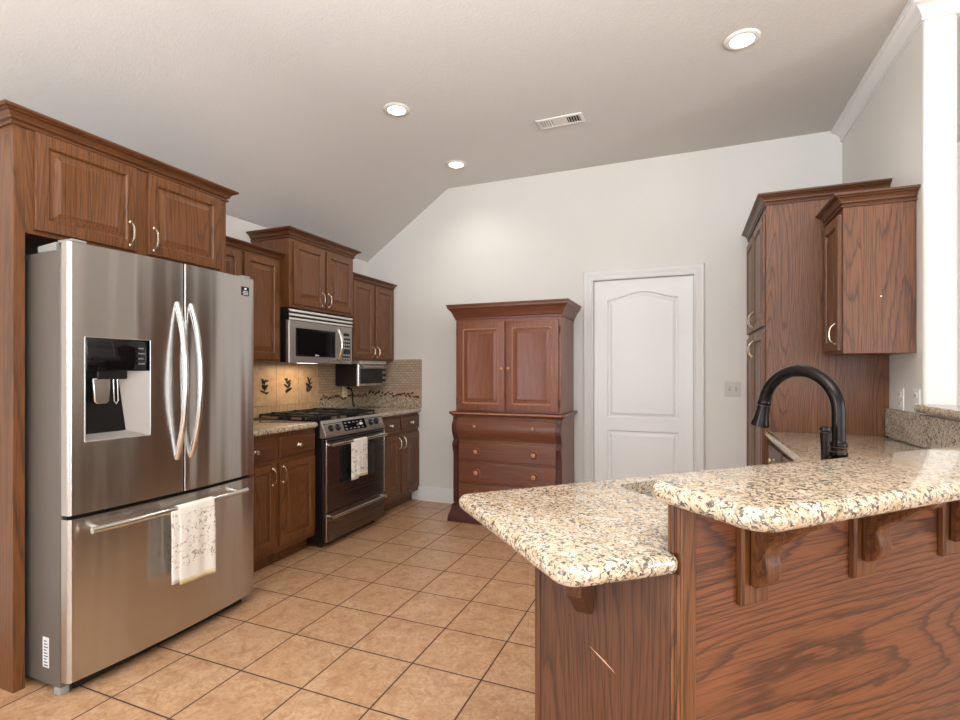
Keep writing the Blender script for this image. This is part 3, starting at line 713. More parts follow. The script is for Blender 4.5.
lv = mesh_obj('lever_handle', G().lathe([(0.022, 0.0005), (0.022, 0.008), (0.013, 0.014), (0.0105, 0.03), (0.0095, 0.12), (0.0105, 0.16), (0.0125, 0.188), (0.0130, 0.198), (0.011, 0.201), (0.0135, 0.204), (0.0125, 0.212), (0.005, 0.215)], (hx, -0.004, 0), (0.0, 0, 1), 20), BRONZE, parent=t)
mesh_obj('link_plate', G().box(hx, 0, -0.010, 0.010, 0.118, 0.126), BRONZE, 0.002, parent=t)

# ------------------------------------------------------------------ left backsplash
t = thing('tile_backsplash', 'tan tiled backsplash with leaf medallions running behind the range on the left wall', 'backsplash', (WX, 3.3, CT1), 0, 'tiled backsplashes')
def bs(name, g, mat, bevel=0.001, parent=None): return mesh_obj(name, shift(g, (WX, 3.3, CT1)), mat, bevel, parent=parent or t)
x0, x1 = WX + 0.0002, WX + 0.009
z0 = CT1 + 0.001
def leaf(g, cy, cz, L, ang, wd, x):
    n = 6; up = []; dn = []
    for k in range(n + 1):
        q = k / n; a = math.sin(PI * q) ** 0.8 * wd
        up.append((q*L, a)); dn.append((q*L, -a))
    poly = up + dn[::-1][1:-1]; ca, sa = math.cos(ang), math.sin(ang)
    pp = [(cy + p*ca - q*sa, cz + p*sa + q*ca) for p, q in poly]
    g.prism(pp, lambda y, z: (x, y, z), lambda y, z: (x + 0.003, y, z))
def leaf_y(g, cx, cz, L, ang, wd, y):
    h = G(); leaf(h, cx, cz, L, ang, wd, 0); g.add([(p[1], y - p[0], p[2]) for p in h.v], h.f)
ys = [2.17, 2.672, 2.924, 3.178, 3.432, 3.684]
ys = [2.17, 2.418, 2.670, 2.923, 3.177, 3.431, 3.684]
for a, b_ in zip(ys[:-1], ys[1:]):
    til = bs('decor_tile', G().box(x0, x1, a+0.0015, b_-0.0015, 1.002, 1.343 if b_ < 2.93 else 1.40), TANTILE, 0.002)
    c = (a + b_)/2; g = G(); rnd = random.Random(int(a*1000))
    g.prism([(c-0.004, 1.105), (c+0.004, 1.105), (c+0.010, 1.20), (c+0.002, 1.20)], lambda y, z: (x1-0.0005, y, z), lambda y, z: (x1+0.0025, y, z))
    for k in range(15):
        zc = 1.095 + 0.0075*k; leaf(g, c + rnd.uniform(-0.012, 0.012), zc, rnd.uniform(0.028, 0.048), rnd.choice((0.5, 2.6, 0.9, 2.2)) + rnd.uniform(-0.4, 0.4), rnd.uniform(0.006, 0.011), x1-0.0005)
    bs('leaf_medallion', g, MOTIF, 0, parent=til)
bs('slim_tile_row', G().box(x0, x1, 2.17, 3.684, z0, 1.0005), SLIM, 0)
bs('brick_mosaic', G().box(x0, x1, 3.686, 4.4395, 1.066, 1.378), BRICKY, 0)
bo = bs('leaf_border', G().box(x0, x1, 3.686, 4.4395, 1.004, 1.065), BORDER, 0)
bs('pebble_strip', G().box(x0, x1+0.001, 3.686, 4.4395, z0, 1.003), PEBBLE, 0)
g = G(); rnd = random.Random(3)
y = 3.70
while y < 4.42:
    leaf(g, y, 1.030 + rnd.uniform(-0.008, 0.012), rnd.uniform(0.025, 0.04), rnd.uniform(-0.8, 0.9), rnd.uniform(0.006, 0.011), x1-0.0005); y += rnd.uniform(0.014, 0.026)
bs('border_leaves', g, MOTIF, 0, parent=bo)
t = thing('tile_backsplash', 'short tiled backsplash on the back wall with brick mosaic, leaf border and pebbles', 'backsplash', (WX, 3.3, CT1), 0, 'tiled backsplashes')
yb = YB - 0.0095
bs('brick_mosaic', G().box(WX+0.010, -2.437, yb, YB-0.0005, 1.082, 1.395), BRICKX, 0)
bo = bs('leaf_border', G().box(WX+0.010, -2.437, yb, YB-0.0005, 1.014, 1.081), BORDER, 0)
bs('pebble_strip', G().box(WX+0.010, -2.437, yb-0.001, YB-0.0005, z0, 1.013), PEBBLE, 0)
g = G(); x = WX + 0.02
while x < -2.49:
    leaf_y(g, x, 1.042 + rnd.uniform(-0.010, 0.012), rnd.uniform(0.03, 0.045), rnd.uniform(-0.7, 1.0), rnd.uniform(0.007, 0.012), yb+0.0005); x += rnd.uniform(0.014, 0.03)
bs('border_leaves', g, MOTIF, 0, parent=bo)
outlet('ivory outlet on the tiled backsplash behind the range with a black cord', (WX+0.0105, 4.06, 1.085), RL, IVORY)
g = G()
o = mesh_obj('power_cord', G().tube([(-0.004+0.03, 0.0, 0.025), (0.035, 0.01, 0.03), (0.040, 0.05, 0.02), (0.036, 0.075, -0.03), (0.034, 0.080, -0.09), (0.034, 0.086, -0.135), (0.05, 0.092, -0.155)], [0.014, 0.012, 0.008, 0.007, 0.007, 0.007, 0.007], 10), BLACK, 0)
o.location = (WX+0.0105, 4.06, 1.085)
tag(o, 'black power cord and plug hanging from the ivory outlet', 'power cord')

# ------------------------------------------------------------------ refrigerator
FRY, FRX = 1.222, -2.195; FW = 0.918
t = thing('refrigerator', 'stainless french door refrigerator with ice dispenser and bottom freezer', 'refrigerator', (FRX, FRY, 0), RL)
def bow(x): return 0.028 * (2*(x - FW/2)/FW) ** 2
BY = 0.082           # front of the fridge body
mesh_obj('body', G().box(0.003, FW-0.003, BY, 0.80, 0.030, 1.752), FRSIDE, 0.004, parent=t)
def skin(x0, x1, z0, z1, rl, rr, th=0.070, hole=None, nx=14):
    """door shell with a bowed front and rounded vertical edges; hole=(hx0,hx1,hz0,hz1)"""
    xs = [x0 + (x1-x0)*k/nx for k in range(nx+1)]
    if hole: xs = sorted(set([x for x in xs if abs(x-hole[0]) > 0.012 and abs(x-hole[1]) > 0.012] + [hole[0], hole[1]]))
    line = []
    for k in range(7):
        a = PI/2*k/6
        line.append((x0 + rl*(1-math.cos(a)), bow(x0+rl) + rl*(1-math.sin(a))))
    line += [(x, bow(x)) for x in xs if x0+rl+0.003 < x < x1-rr-0.003]
    for k in range(7):
        a = PI/2*k/6
        line.append((x1 - rr*(1-math.sin(a)), bow(x1-rr) + rr*(1-math.cos(a))))
    line = [(x0, th)] + line + [(x1, th)]
    zs = [z0, z1] if not hole else [z0, hole[2], hole[3], z1]
    g = G()
    e = 0.004
    rs = []
    vs = []; fs = []; n = len(line)
    for z in zs:
        for (x, y) in line: vs.append((x, y, z))
    for i in range(len(zs)-1):
        for j in range(n-1):
            xm = (line[j][0] + line[j+1][0])/2
            if hole and i == 1 and hole[0] < xm < hole[1]: continue
            fs.append((i*n+j, i*n+j+1, (i+1)*n+j+1, (i+1)*n+j))
    m = (len(zs)-1)*n
    fs.append(tuple(range(n))); fs.append(tuple(m+j for j in range(n)))
    fs.append((0, n-1, m+n-1, m))
    return g.add(vs, fs)
SPX = 0.470        # where the two upper doors meet
hole = (0.056, 0.308, 0.995, 1.412)
dl = mesh_obj('upper_door', skin(0.0, SPX-0.003, 0.712, 1.782, 0.016, 0.006, hole=hole), STEEL, 0, 40, parent=t)
dr = mesh_obj('upper_door', skin(SPX+0.003, FW, 0.712, 1.782, 0.006, 0.016), STEEL, 0, 40, parent=t)
fz = mesh_obj('freezer_drawer', skin(0.0, FW, 0.060, 0.696, 0.016, 0.016), STEEL, 0, 40, parent=t)
mesh_obj('gasket', G().box(0.012, FW-0.012, 0.060, BY-0.0005, 0.065, 1.74), BLACK, 0, parent=t)
# dispenser
hx0, hx1, hz0, hz1 = hole; yr = 0.066
def bw(x): return bow(x)
g = G()
pz = 1.278
F = [(hx0, bw(hx0), hz0), (hx1, bw(hx1), hz0), (hx1, bw(hx1), pz), (hx0, bw(hx0), pz)]
Bk = [(hx0+0.012, yr, hz0+0.030), (hx1-0.075, yr, hz0+0.030), (hx1-0.110, yr, pz), (hx0+0.012, yr, pz)]
g.add(F + Bk, [(0,1,5,4), (1,2,6,5), (3,0,4,7), (4,5,6,7)])
rec = mesh_obj('dispenser_recess', g, new_mat('recess_grey', lin(158, 152, 146), 0.42, 0.35)[0], 0, 20, parent=dl)
mesh_obj('dispenser_panel', G().rings([[(hx0+0.001+i, bw((hx0+hx1)/2)+0.004+q, pz+i), (hx1-0.001-i, bw((hx0+hx1)/2)+0.002+q, pz+i), (hx1-0.001-i, bw((hx0+hx1)/2)+0.002+q, hz1-0.001-i), (hx0+0.001+i, bw((hx0+hx1)/2)+0.004+q, hz1-0.001-i)] for i, q in ((0, 0.055), (0, 0.0), (0.003, -0.002))]), BLACKG, 0, parent=dl)
mesh_obj('nozzle_housing', G().box(hx0+0.045, hx0+0.165, 0.018, 0.062, pz-0.035, pz-0.0005), BLACK, 0.004, parent=rec)
g = G().prism([(0.085, pz-0.03), (0.155, pz-0.03), (0.150, pz-0.125), (0.138, pz-0.135), (0.102, pz-0.135), (0.092, pz-0.125)], lambda x, z: (x, 0.022, z), lambda x, z: (x, 0.036, z))
mesh_obj('water_paddle', g, STEELH, 0.004, parent=rec)
g = G().tube([(0.172, 0.035, pz-0.03), (0.172, 0.030, pz-0.125), (0.180, 0.030, pz-0.140), (0.188, 0.030, pz-0.125), (0.188, 0.035, pz-0.03)], 0.003, 8)
mesh_obj('ice_chute_guard', g, STEELH, 0, parent=rec)
mesh_obj('dispenser_rim', G().tube([(hx0, bw(hx0)-0.001, hz0), (hx1, bw(hx1)-0.001, hz0), (hx1, bw(hx1)-0.001, hz1), (hx0, bw(hx0)-0.001, hz1), (hx0, bw(hx0)-0.001, hz0)], 0.0022, 6), STEELH, parent=dl)
g = G(); rnd = random.Random(5)
for k, z in enumerate((1.372, 1.350, 1.328, 1.306)):
    g.box(hx1-0.050, hx1-0.050+0.022+0.006*(k % 2), bw(hx1)-0.003, bw(hx1)+0.0, z, z+0.006)
mesh_obj('touch_buttons', shift(g, (0, -0.004, 0)), new_mat('faint_print', lin(120, 120, 122), 0.5)[0], parent=dl)
# french door handles
def door_handle(xc, lean):
    pts = []; rad = []
    for k in range(25):
        u = -1 + 2*k/24
        pts.append((xc + lean*(1-u*u), bow(xc) + 0.004 - 0.060*(1-abs(u)**2.4) , 1.232 + 0.362*u)); rad.append(0.0125)
    return G().tube(pts, rad, 12, 1.1)
mesh_obj('door_handle', door_handle(SPX-0.036, 0.0), STEELH, 0, parent=dl)
mesh_obj('door_handle', door_handle(SPX+0.036, 0.006), STEELH, 0, parent=dr)
# freezer handle: bar on two standoffs
hz = 0.651
def hy(x): return bow(x) - 0.056
pts = [(0.05 + 0.750*k/20, hy(0.05 + 0.750*k/20), hz) for k in range(21)]
hb = mesh_obj('freezer_handle', G().tube(pts, 0.0135, 14), STEELH, 0, parent=fz)
for x in (0.085, 0.765): mesh_obj('standoff', G().tube([(x, hy(x), hz), (x, bow(x)+0.002, hz)], 0.010, 12), STEELH, 0, parent=hb)
# hinge covers, feet, grille, stickers
for x in (0.004, FW-0.094):
    mesh_obj('hinge_cover', G().prism([(0.115, 1.7525), (0.235, 1.7525), (0.235, 1.780), (0.115, 1.788)], lambda y, z: (x, y, z), lambda y, z: (x+0.09, y, z)), GREY, 0.004, parent=t)
    mesh_obj('door_hinge', G().box(x+0.004, x+0.060, 0.022, 0.112, 1.7825, 1.794), GREY, 0.004, parent=t)
for x in (0.003, FW-0.043):
    mesh_obj('foot', G().box(x, x+0.035, 0.085, 0.125, 0.0, 0.0295), GREY, 0.003, parent=t)
mesh_obj('toe_grille', G().box(0.045, FW-0.05, 0.070, 0.0815, 0.010, 0.0585), BLACK, 0, parent=t)  # black grille, enlarged to stand in for the shadow under the drawer
st = mesh_obj('rating_label', G().box(0.0018, 0.0032, 0.155, 0.195, 0.095, 0.215), STICKER, 0, parent=t)
g = G()
for k in range(9): g.box(0.0013, 0.0019, 0.160 + 0.004*(k % 3), 0.186, 0.102 + k*0.012, 0.106 + k*0.012)
mesh_obj('label_print', g, PRINT, 0, parent=st)
xb = 0.818
bd = mesh_obj('badge', G().box(xb, xb+0.050, bow(xb)-0.002, bow(xb+0.05), 1.685, 1.732), BLACKG, 0, parent=dr)
g = G()
for k, (a, b_) in enumerate(((0.008, 0.042), (0.006, 0.044), (0.010, 0.040))): g.box(xb+a, xb+b_, bow(xb)-0.0027, bow(xb)-0.0019, 1.690 + k*0.008, 1.693 + k*0.008)
g.box(xb+0.017, xb+0.033, bow(xb)-0.0027, bow(xb)-0.0019, 1.716, 1.726)
mesh_obj('badge_print', g, STICKER, 0, parent=bd)

# ------------------------------------------------------------------ dish towels
def towel(name, label, loc, rot, wdt, r, drop_f, drop_b, seed, zones, skew=0.0, tail=None):
    """cloth folded over a round bar along local x; front falls on the -y side"""
    rnd = random.Random(seed); ph = [rnd.uniform(0, 6.28) for _ in range(4)]
    nu, na = 22, 8; L1, L2 = drop_b, drop_f; rr = r + 0.0022
    prof = []
    for k in range(12): prof.append((rr, -L1*(1-k/12), -1))
    for k in range(na+1):
        a = PI*k/na; prof.append((rr*math.cos(a), rr*math.sin(a), 0))
    for k in range(1, 17): prof.append((-rr, -L2*k/16, 1))
    def sheet(x0, x1, pr, amp, dropx):
        g = G(); rows = []
        for y, z, sd in pr:
            row = []
            for i in range(nu+1):
                q = i/nu; x = x0 + (x1-x0)*q; fall = max(0, -z)
                wv = amp*min(1, fall/0.10)*(math.sin(q*7 + ph[0]) + 0.5*math.sin(q*15 + ph[1])) if sd else 0
                wv = wv - amp*1.4*min(1, fall/0.10) if sd == 1 else abs(wv) * 0.35 * -1
                row.append((x + (skew*fall if sd else 0), y + (wv if sd == 1 else 0), z - (dropx*(q-0.5)*fall/max(L2, 0.01) if sd == 1 else 0)))
            rows.append(row)
        return g.rings(rows, False, False, closed=False)
    t = thing(name, label, 'towel', loc, rot, 'dish towels')
    m = cloth(name+'_print', zones)
    o = mesh_obj('cloth', sheet(0, wdt, prof, 0.0045, 0.012), m, 0, 80, parent=t)
    so = o.modifiers.new('thick', 'SOLIDIFY'); so.thickness = 0.0022; so.offset = 1
    # hem band at the front edge
    hp = [(p[0]-0.0022, p[1], p[2]) for p in prof[-2:]]
    o2 = mesh_obj('hem', sheet(0.001, wdt-0.001, hp, 0.0045, 0.012), HEM, 0, 80, parent=t)
    so = o2.modifiers.new('thick', 'SOLIDIFY'); so.thickness = 0.0016; so.offset = 1
    if tail:
        tp = [(-rr+0.0035, -tail*k/14, 1) for k in range(0, 15)]
        save = L2
        g = sheet(-0.035, wdt*0.35, tp, 0.0030, 0.0); 
        o3 = mesh_obj('inner_fold', g, m, 0, 80, parent=t)
        so = o3.modifiers.new('thick', 'SOLIDIFY'); so.thickness = 0.0020; so.offset = 1
    return t
towel('dish_towel', 'white printed dish towel hanging from the freezer handle', (FRX - hy(0.46), FRY + 0.388, hz), RL, 0.186, 0.0137, 0.342, 0.26, 11, (-0.26, -0.02), 0.0, 0.325)

# ------------------------------------------------------------------ gas range
RY, RX = 2.940, -2.385; RW = 0.760
t = thing('gas_range', 'stainless slide-in gas range with black grates, between the base cabinets', 'range', (RX, RY, 0), RL)
dpt = RX - WX - 0.012
mesh_obj('body', G().box(0.002, RW-0.002, 0.030, dpt, 0.045, 0.896), BLACK, 0.002, parent=t)
mesh_obj('cooktop', G().rings([[(0.0+i, 0.055+i, z), (RW-i, 0.055+i, z), (RW-i, dpt-i, z), (0.0+i, dpt-i, z)] for i, z in ((0, 0.8965), (0, 0.916), (0.006, 0.921), (0.02, 0.918))]), BLACKG, 0, parent=t)
for sx in (0.03, RW-0.065):
    for sy in (0.09, dpt-0.08): mesh_obj('foot', G().lathe([(0.016, 0.0), (0.016, 0.046)], (sx+0.016, sy, 0), (0,0,1), 12), BLACK, 0, parent=t)
cp = mesh_obj('control_panel', G().prism([(0.0, 0.800), (0.004, 0.796), (0.054, 0.796), (0.054, 0.912), (0.046, 0.918), (0.038, 0.912), (-0.001, 0.812)], lambda y, z: (0.0, y, z), lambda y, z: (RW, y, z)), STEELS, 0.002, parent=t)
nrm = Vector((0, -0.100, 0.039)).normalized(); tl = Vector((0, 0.039, 0.100)).normalized()
def cpp(x, v, lift=0.0005):     # point on the slanted face, v metres up it
    return Vector((x, -0.001, 0.812)) + tl*v + nrm*lift
for x in (0.075, 0.155, 0.575, 0.655):
    k = mesh_obj('burner_knob', G().lathe([(0.026, 0.0), (0.026, 0.004), (0.020, 0.007), (0.017, 0.020), (0.014, 0.024)], cpp(x, 0.053), nrm, 20), BLACK, 0, parent=cp)
    a = cpp(x, 0.053, 0.0245)
    mesh_obj('pointer', G().add([a + Vector((-0.002,0,0)) - tl*0.009, a + Vector((0.002,0,0)) - tl*0.009, a + Vector((0.002,0,0)) + tl*0.009, a + Vector((-0.002,0,0)) + tl*0.009, a + nrm*0.001], [(0,1,4), (1,2,4), (2,3,4), (3,0,4)]), STICKER, 0, parent=k)
def cp_plate(x0, x1, v0, v1, lift): 
    q = [cpp(x0, v0, 0.0003), cpp(x1, v0, 0.0003), cpp(x1, v1, 0.0003), cpp(x0, v1, 0.0003)]
    return [q, [p + nrm*lift for p in q]]
dsp = mesh_obj('display', G().rings(cp_plate(0.225, 0.505, 0.014, 0.094, 0.002)), BLACKG, 0, parent=cp)
g = G(); rnd = random.Random(2)
for r_ in range(3):
    for c_ in range(5):
        if r_ == 1 and 1 <= c_ <= 2: continue
        x = 0.240 + 0.050*c_; v = 0.024 + 0.024*r_
        q = cp_plate(x, x+0.026, v, v+0.008, 0.0028); g.rings(q)
mesh_obj('display_print', g, GREY, 0, parent=dsp)
mesh_obj('clock', G().rings(cp_plate(0.425, 0.465, 0.046, 0.064, 0.0032)), STICKER, 0, parent=dsp)
# oven door
ov = mesh_obj('oven_door', G().rings(rect_rings(0.004, RW-0.004, 0.262, 0.786, [(0, 0.029), (0, 0.004), (0.004, 0.0), (0.02, 0.0)])), STEELD, 0, 25, parent=t)
mesh_obj('window', G().rings(rect_rings(0.155, 0.605, 0.45, 0.70, [(0, 0.0005), (0, -0.001), (0.002, -0.0015)])), GLASSD, 0, 25, parent=ov)
mesh_obj('door_edge_trim', G().box(0.003, 0.012, -0.003, 0.0, 0.264, 0.784).box(RW-0.012, RW-0.003, -0.003, 0.0, 0.264, 0.784), STEELH, 0.001, parent=ov)
mesh_obj('vent_slots', G().box(0.02, RW-0.02, -0.0008, -0.0002, 0.768, 0.780), BLACK, 0, parent=ov)
def bar_handle(z, parent, nm='handle'):
    o = mesh_obj(nm, G().tube([(0.012 + (RW-0.050)*k/12, -0.042, z) for k in range(13)], 0.0125, 12), STEELH, 0, parent=parent)
    for x in (0.040, RW-0.040): mesh_obj('standoff', G().tube([(x, -0.042, z), (x, 0.002, z)], 0.0095, 10), STEELH, 0, parent=o)
bar_handle(0.748, ov)
dw = mesh_obj('warming_drawer', G().rings(rect_rings(0.004, RW-0.004, 0.050, 0.255, [(0, 0.029), (0, 0.004), (0.004, 0.0), (0.02, 0.0)])), STEELD, 0, 25, parent=t)
bar_handle(0.232, dw)
mesh_obj('drawer_edge_trim', G().box(0.003, 0.010, -0.003, 0.0, 0.052, 0.253), STEELH, 0.001, parent=dw)
# grates and burners
for k in range(3):
    xa = 0.022 + k*0.241; xb_ = xa + 0.233; ya, yb_ = 0.085, dpt-0.035
    g = G(); b = 0.006
    zt0, zt1 = 0.938, 0.952
    for (a0, a1, c0, c1) in ((xa, xb_, ya, ya+2*b), (xa, xb_, yb_-2*b, yb_), (xa, xa+2*b, ya+2*b, yb_-2*b), (xb_-2*b, xb_, ya+2*b, yb_-2*b)):
        g.box(a0, a1, c0, c1, zt0, zt1)
    xm = (xa+xb_)/2; ym = (ya+yb_)/2
    g.box(xm-b, xm+b, ya+2*b, yb_-2*b, zt0, zt1+0.006); g.box(xa+2*b, xm-b, ym-b, ym+b, zt0, zt1+0.006); g.box(xm+b, xb_-2*b, ym-b, ym+b, zt0, zt1+0.006)
    for yy in (ya + (yb_-ya)*0.25, ya + (yb_-ya)*0.75): g.box(xa+2*b, xm-b, yy-b, yy+b, zt0, zt1+0.006); g.box(xm+b, xb_-2*b, yy-b, yy+b, zt0, zt1+0.006)
    for (x, y) in ((xa, ya), (xb_-2*b, ya), (xa, yb_-2*b), (xb_-2*b, yb_-2*b)): g.box(x, x+2*b, y, y+2*b, 0.9185, zt0)
    mesh_obj('grate', g, IRON, 0.002, parent=t)
    for yy in ((ya + (yb_-ya)*0.27, ya + (yb_-ya)*0.75) if k != 1 else (ym,)):
        mesh_obj('burner', G().lathe([(0.048, 0.9185), (0.048, 0.926), (0.036, 0.928), (0.034, 0.934), (0.0, 0.936)], (xm, yy, 0), (0,0,1), 20), IRON, 0, parent=t)
towel('dish_towel', 'small printed dish towel hanging from the oven door handle', (RX+0.042, RY + 0.262, 0.748), RL, 0.165, 0.0127, 0.275, 0.28, 4, (-0.24, -0.03), 0.0, 0.29)

# ------------------------------------------------------------------ microwave
MW, MZ0, MZ1 = 0.762, 1.340, 1.750
t = thing('microwave', 'stainless over-the-range microwave with black window under the raised cabinet', 'microwave', (-2.715, 2.936, MZ0), RL)
MH = MZ1 - MZ0 - 0.001
mesh_obj('housing', G().box(0.002, MW-0.002, 0.0305, -2.715-WX-0.001, 0.004, MH), BLACK, 0.002, parent=t)
fr = mesh_obj('face', G().rings(rect_rings(0, MW, 0, MH-0.092, [(0, 0.030), (0, 0.004), (0.004, 0.0), (0.02, 0.0)])), STEELS, 0, 25, parent=t)
for k in range(3):
    z = MH - 0.090 + k*0.031
    mesh_obj('vent_louvre', G().prism([(0.002, z), (-0.004, z+0.004), (-0.002, z+0.017), (0.006, z+0.020)], lambda y, z_: (0, y, z_), lambda y, z_: (MW, y, z_)), STEELH, 0, parent=t)
mesh_obj('vent_shadow_box', G().box(0.001, MW-0.001, 0.010, 0.030, MH-0.0915, MH), BLACK, 0, parent=t)
wd = mesh_obj('window', G().rings(rect_rings(0.068, 0.530, 0.050, 0.265, [(0, 0.0005), (0, -0.0015), (0.002, -0.002), (0.02, -0.002)])), BLACKG, 0, 25, parent=fr)
g = G()
g.lathe([(0.008, 0), (0.008, -0.0008)], (0.290, -0.0018, 0.062), (0, 1, 0), 16)
for k in range(2): g.box(0.302 + k*0.014, 0.312 + k*0.014, -0.0026, -0.0018, 0.057, 0.066)
mesh_obj('logo', g, STICKER, 0, parent=wd)
mesh_obj('door_seam', G().box(0.600, 0.602, -0.0006, -0.0001, 0.004, MH-0.096), BLACK, 0, parent=fr)
pts = [(0.565, 0.0 - 0.048*(1-abs(-1+2*k/16)**2.2), 0.030 + 0.255*k/16) for k in range(17)]
mesh_obj('handle', G().tube(pts, 0.012, 12, 1.5), STEELH, 0, parent=fr)
kp = mesh_obj('keypad', G().rings(rect_rings(0.625, 0.735, 0.030, 0.220, [(0, 0.0005), (0, -0.001), (0.002, -0.0015)])), BLACK, 0, 25, parent=fr)
g = G()
for r_ in range(6):
    for c_ in range(3):
        if r_ in (2,): continue
        g.box(0.634 + c_*0.033, 0.656 + c_*0.033, -0.0024, -0.0014, 0.038 + r_*0.030, 0.052 + r_*0.030)
mesh_obj('keys', g, new_mat('key_grey', lin(190, 190, 190), 0.5)[0], 0, parent=kp)
mesh_obj('clock_display', G().box(0.640, 0.720, -0.0012, 0.0003, 0.238, 0.262), BLACKG, 0, parent=fr)
lamp = mesh_obj('cooktop_lamp', G().box(0.28, 0.48, 0.12, 0.18, 0.0025, 0.0035), LAMP, 0, parent=t)
d = bpy.data.lights.new('cooktop_lamp_light', 'AREA'); d.shape = 'RECTANGLE'; d.size = 0.4; d.size_y = 0.08; d.energy = 1.4; d.color = (1, 0.74, 0.44)
o = bpy.data.objects.new('cooktop_lamp_light', d); COL.objects.link(o); o.parent = t; o.location = (0.36, 0.2, -0.012)

# ------------------------------------------------------------------ under-cabinet toaster oven
t = thing('toaster_oven', 'black and silver toaster oven mounted under the corner wall cabinet', 'toaster oven', (-2.80, 3.905, 1.140), RL)
mesh_obj('housing', G().box(0.0, 0.455, 0.020, 0.255, 0.0, 0.205), BLACK, 0.006, parent=t)
mesh_obj('mounting_plate', G().box(0.004, 0.450, -0.012, 0.235, 0.2055, 0.237), new_mat('champagne_metal', lin(214, 208, 196), 0.4, 0.4)[0], 0.003, parent=t)
ff = mesh_obj('face', G().rings(rect_rings(0.0, 0.455, 0.0, 0.205, [(0, 0.0195), (0, 0.006), (0.006, 0.0), (0.016, 0.0)])), STEEL, 0, 25, parent=t)
gl = mesh_obj('glass_door', G().rings(rect_rings(0.030, 0.395, 0.022, 0.165, [(0, 0.0002), (0, -0.004), (0.004, -0.006)])), GLASSD, 0, 25, parent=ff)
mesh_obj('handle', G().tube([(0.045, -0.006, 0.180), (0.05, -0.028, 0.181), (0.375, -0.028, 0.181), (0.380, -0.006, 0.180)], 0.008, 10), STEELH, 0, parent=ff)
for z in (0.05, 0.10, 0.15): mesh_obj('dial', G().lathe([(0.014, 0), (0.014, -0.010), (0.011, -0.013)], (0.427, 0.0, z), (0, 1, 0), 14), BLACK, 0, parent=ff)

# ------------------------------------------------------------------ armoire
AX, AY = -1.855, 3.965
t = thing('armoire', 'reddish cherry armoire with two doors over drawers against the back wall', 'armoire', (AX, AY, 0))
AW = 0.940; AD = YB - 0.020 - AY
mesh_obj('lower_case', G().box(0, AW, 0.0, AD, 0.10, 0.895), CHERRY, 0.002, parent=t)
mesh_obj('upper_case', G().box(0.012, AW-0.006, 0.012, AD, 0.9365, 1.715), CHERRY, 0.002, parent=t)
# flared plinth with bracket feet
pl = [(0.0, 0.150), (0.012, 0.140), (0.014, 0.120), (0.022, 0.085), (0.036, 0.050), (0.040, 0.030), (0.040, 0.0), (0.0, 0.0)]
mesh_obj('plinth', G().sweep([(0, AD, 0), (0, -0.012, 0), (AW, -0.012, 0), (AW, AD, 0)], pl), CHERRYD, 0, 25, parent=t)
wm = [(0, 0.0), (0.010, 0.0), (0.016, 0.010), (0.028, 0.018), (0.032, 0.026), (0.030, 0.038), (0.0, 0.040)]
mm = mesh_obj('waist_moulding', G().sweep([(0, AD, 0.8955), (0, -0.006, 0.8955), (AW, -0.006, 0.8955), (AW, AD, 0.8955)], wm).box(0, AW, -0.006, AD, 0.8956, 0.9350), CHERRYX, 0, 25, parent=t)
def rope(g, a, b, r, pitch):
    a = Vector(a); b = Vector(b); n = max(2, int((b-a).length/pitch)); d = (b-a).normalized()
    up = Vector((0, -1, 0)); side = d.cross(up)
    for k in range(n):
        c = a + (b-a)*((k+0.5)/n); tilt = (d + side*0.8).normalized()
        g.tube([c - tilt*pitch*0.55, c, c + tilt*pitch*0.55], [r*0.5, r, r*0.5], 6)
g = G(); rope(g, (0.0, -0.0405, 0.922), (AW, -0.0405, 0.922), 0.0055, 0.017)
mesh_obj('beading', g, CHERRYHI, 0, 60, parent=mm)
cr = [(0, 0.0), (0.006, 0.0), (0.008, 0.016), (0.014, 0.022), (0.020, 0.040), (0.034, 0.070), (0.050, 0.088), (0.058, 0.096), (0.060, 0.112), (0.066, 0.116), (0.066, 0.128), (0.0, 0.128)]
mesh_obj('crown_moulding', G().sweep([(0.012, AD, 1.7155), (0.012, 0.012, 1.7155), (AW-0.006, 0.012, 1.7155), (AW-0.006, AD, 1.7155)], cr).box(0.012, AW-0.006, 0.012, AD, 1.7158, 1.8425), CHERRYX, 0, 25, parent=t)
for (x0, x1, kx, hxs) in ((0.030, 0.460, 0.437, 0.026), (0.472, 0.912, 0.496, 0.916)):
    z0, z1 = 0.950, 1.688
    dr_ = mesh_obj('door', panel_door_g(x0, x1, z0, z1, -0.008, 0.019, 0.062), CHERRY, 0, 25, parent=t)
    g = G(); i = 0.058
    for a, b in (((x0+i, z0+i), (x1-i, z0+i)), ((x1-i, z0+i), (x1-i, z1-i)), ((x1-i, z1-i), (x0+i, z1-i)), ((x0+i, z1-i), (x0+i, z0+i))):
        rope(g, (a[0], -0.0095, a[1]), (b[0], -0.0100, b[1]), 0.0065, 0.021)
    mesh_obj('rope_trim', g, CHERRYHI, 0, 60, parent=dr_)
    mesh_obj('knob', G().lathe([(0.010, 0), (0.006, -0.006), (0.012, -0.014), (0.015, -0.021), (0.011, -0.027), (0.003, -0.029)], (kx, -0.008, 1.300), (0, 1, 0), 16), CHERRYHI, 0, parent=dr_)
    for z in (1.02, 1.61): mesh_obj('hinge', G().tube([(hxs, -0.006, z-0.030), (hxs, -0.006, z+0.030)], 0.0055, 8), CHERRYD, 0, parent=dr_)
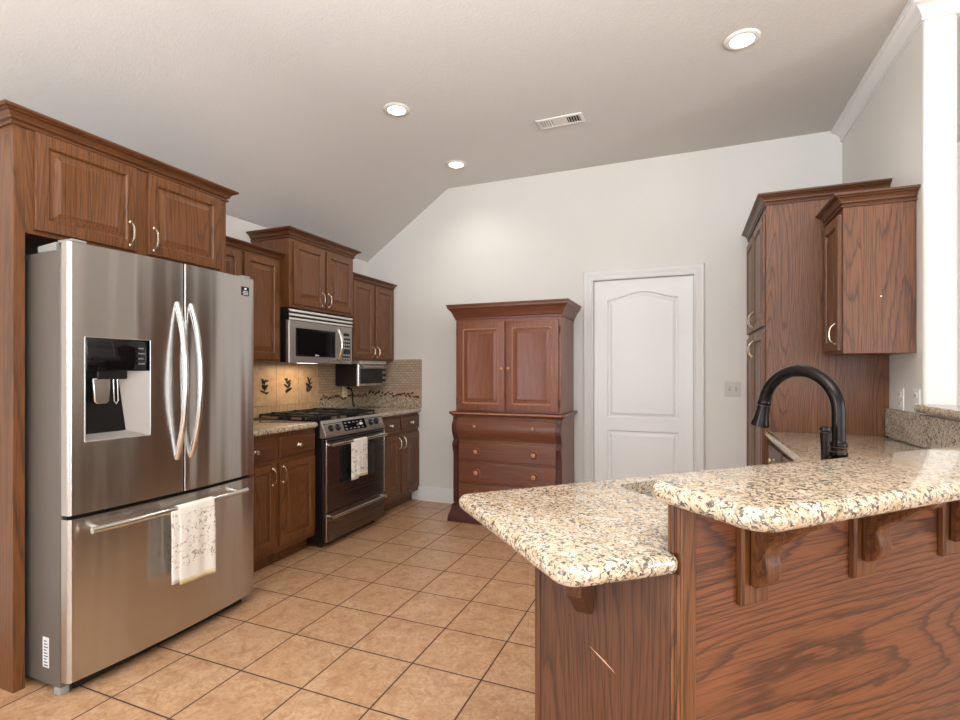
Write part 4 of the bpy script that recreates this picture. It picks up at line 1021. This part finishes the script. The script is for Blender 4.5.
# drawers; the top one has a swelling front
def swan(z0, z1, out):
    pr = [];
    for k in range(15):
        q = k/14; pr.append((-0.004 - out*(0.55*math.sin(PI*min(1, q*1.3))*1.0 if q < 0.77 else 0.55*math.sin(PI*min(1, q*1.3))) - 0.006, z0 + (z1-z0)*q))
    return pr
tx0, tx1 = 0.045, AW-0.045
pr = [(0.012, 0.702)] + [(-0.012 - 0.034*math.sin(PI*q)**1.2*(0.7+q*0.5), 0.702 + 0.180*q) for q in [k/16 for k in range(17)]] + [(0.012, 0.882)]
td = mesh_obj('top_drawer', G().prism(pr, lambda y, z: (tx0-0.02, y-0.004, z), lambda y, z: (tx1+0.02, y-0.004, z)), CHERRYX, 0.003, 25, parent=t)
def wknob(x, y, z, r, parent):
    k = mesh_obj('knob', G().lathe([(r*0.45, 0.0), (r*0.4, -0.010), (r*0.7, -0.014), (r, -0.022), (r*0.95, -0.029), (r*0.5, -0.034)], (x, y, z), (0, 1, 0), 18), CHERRYHI, 0, parent=parent)
    return k
for x in (0.215, 0.715): wknob(x, -0.046, 0.818, 0.014, td)
for z0, z1 in ((0.524, 0.680), (0.344, 0.508), (0.165, 0.328)):
    dd_ = mesh_obj('drawer', G().rings(rect_rings(tx0, tx1, z0, z1, [(0, -0.0005), (0, -0.014), (0.003, -0.018), (0.008, -0.0195), (0.012, -0.0195)])), CHERRYX, 0, 25, parent=t)
    for x in (0.215, 0.715):
        rs_ = mesh_obj('rosette', G().lathe([(0.034, 0.0), (0.034, -0.003), (0.028, -0.006), (0.022, -0.003), (0.010, -0.003)], (x, -0.0197, (z0+z1)/2), (0, 1, 0), 22), CHERRY, 0, parent=dd_)
        wknob(x, -0.0225, (z0+z1)/2, 0.019, rs_)
# scrolled corner posts
for x in (0.0, AW-0.042):
    pf = [(0.0, 0.16), (-0.020, 0.16), (-0.022, 0.30), (-0.020, 0.56), (-0.028, 0.60), (-0.040, 0.630), (-0.046, 0.655), (-0.036, 0.675), (-0.020, 0.690), (-0.022, 0.710), (-0.040, 0.740), (-0.054, 0.780), (-0.056, 0.815), (-0.044, 0.845), (-0.028, 0.862), (-0.026, 0.893), (0.0, 0.893)]
    mesh_obj('scroll_post', G().prism(pf, lambda y, z: (x, y-0.0005, z), lambda y, z: (x+0.042, y-0.0005, z)), CHERRYD, 0.003, 35, parent=t)
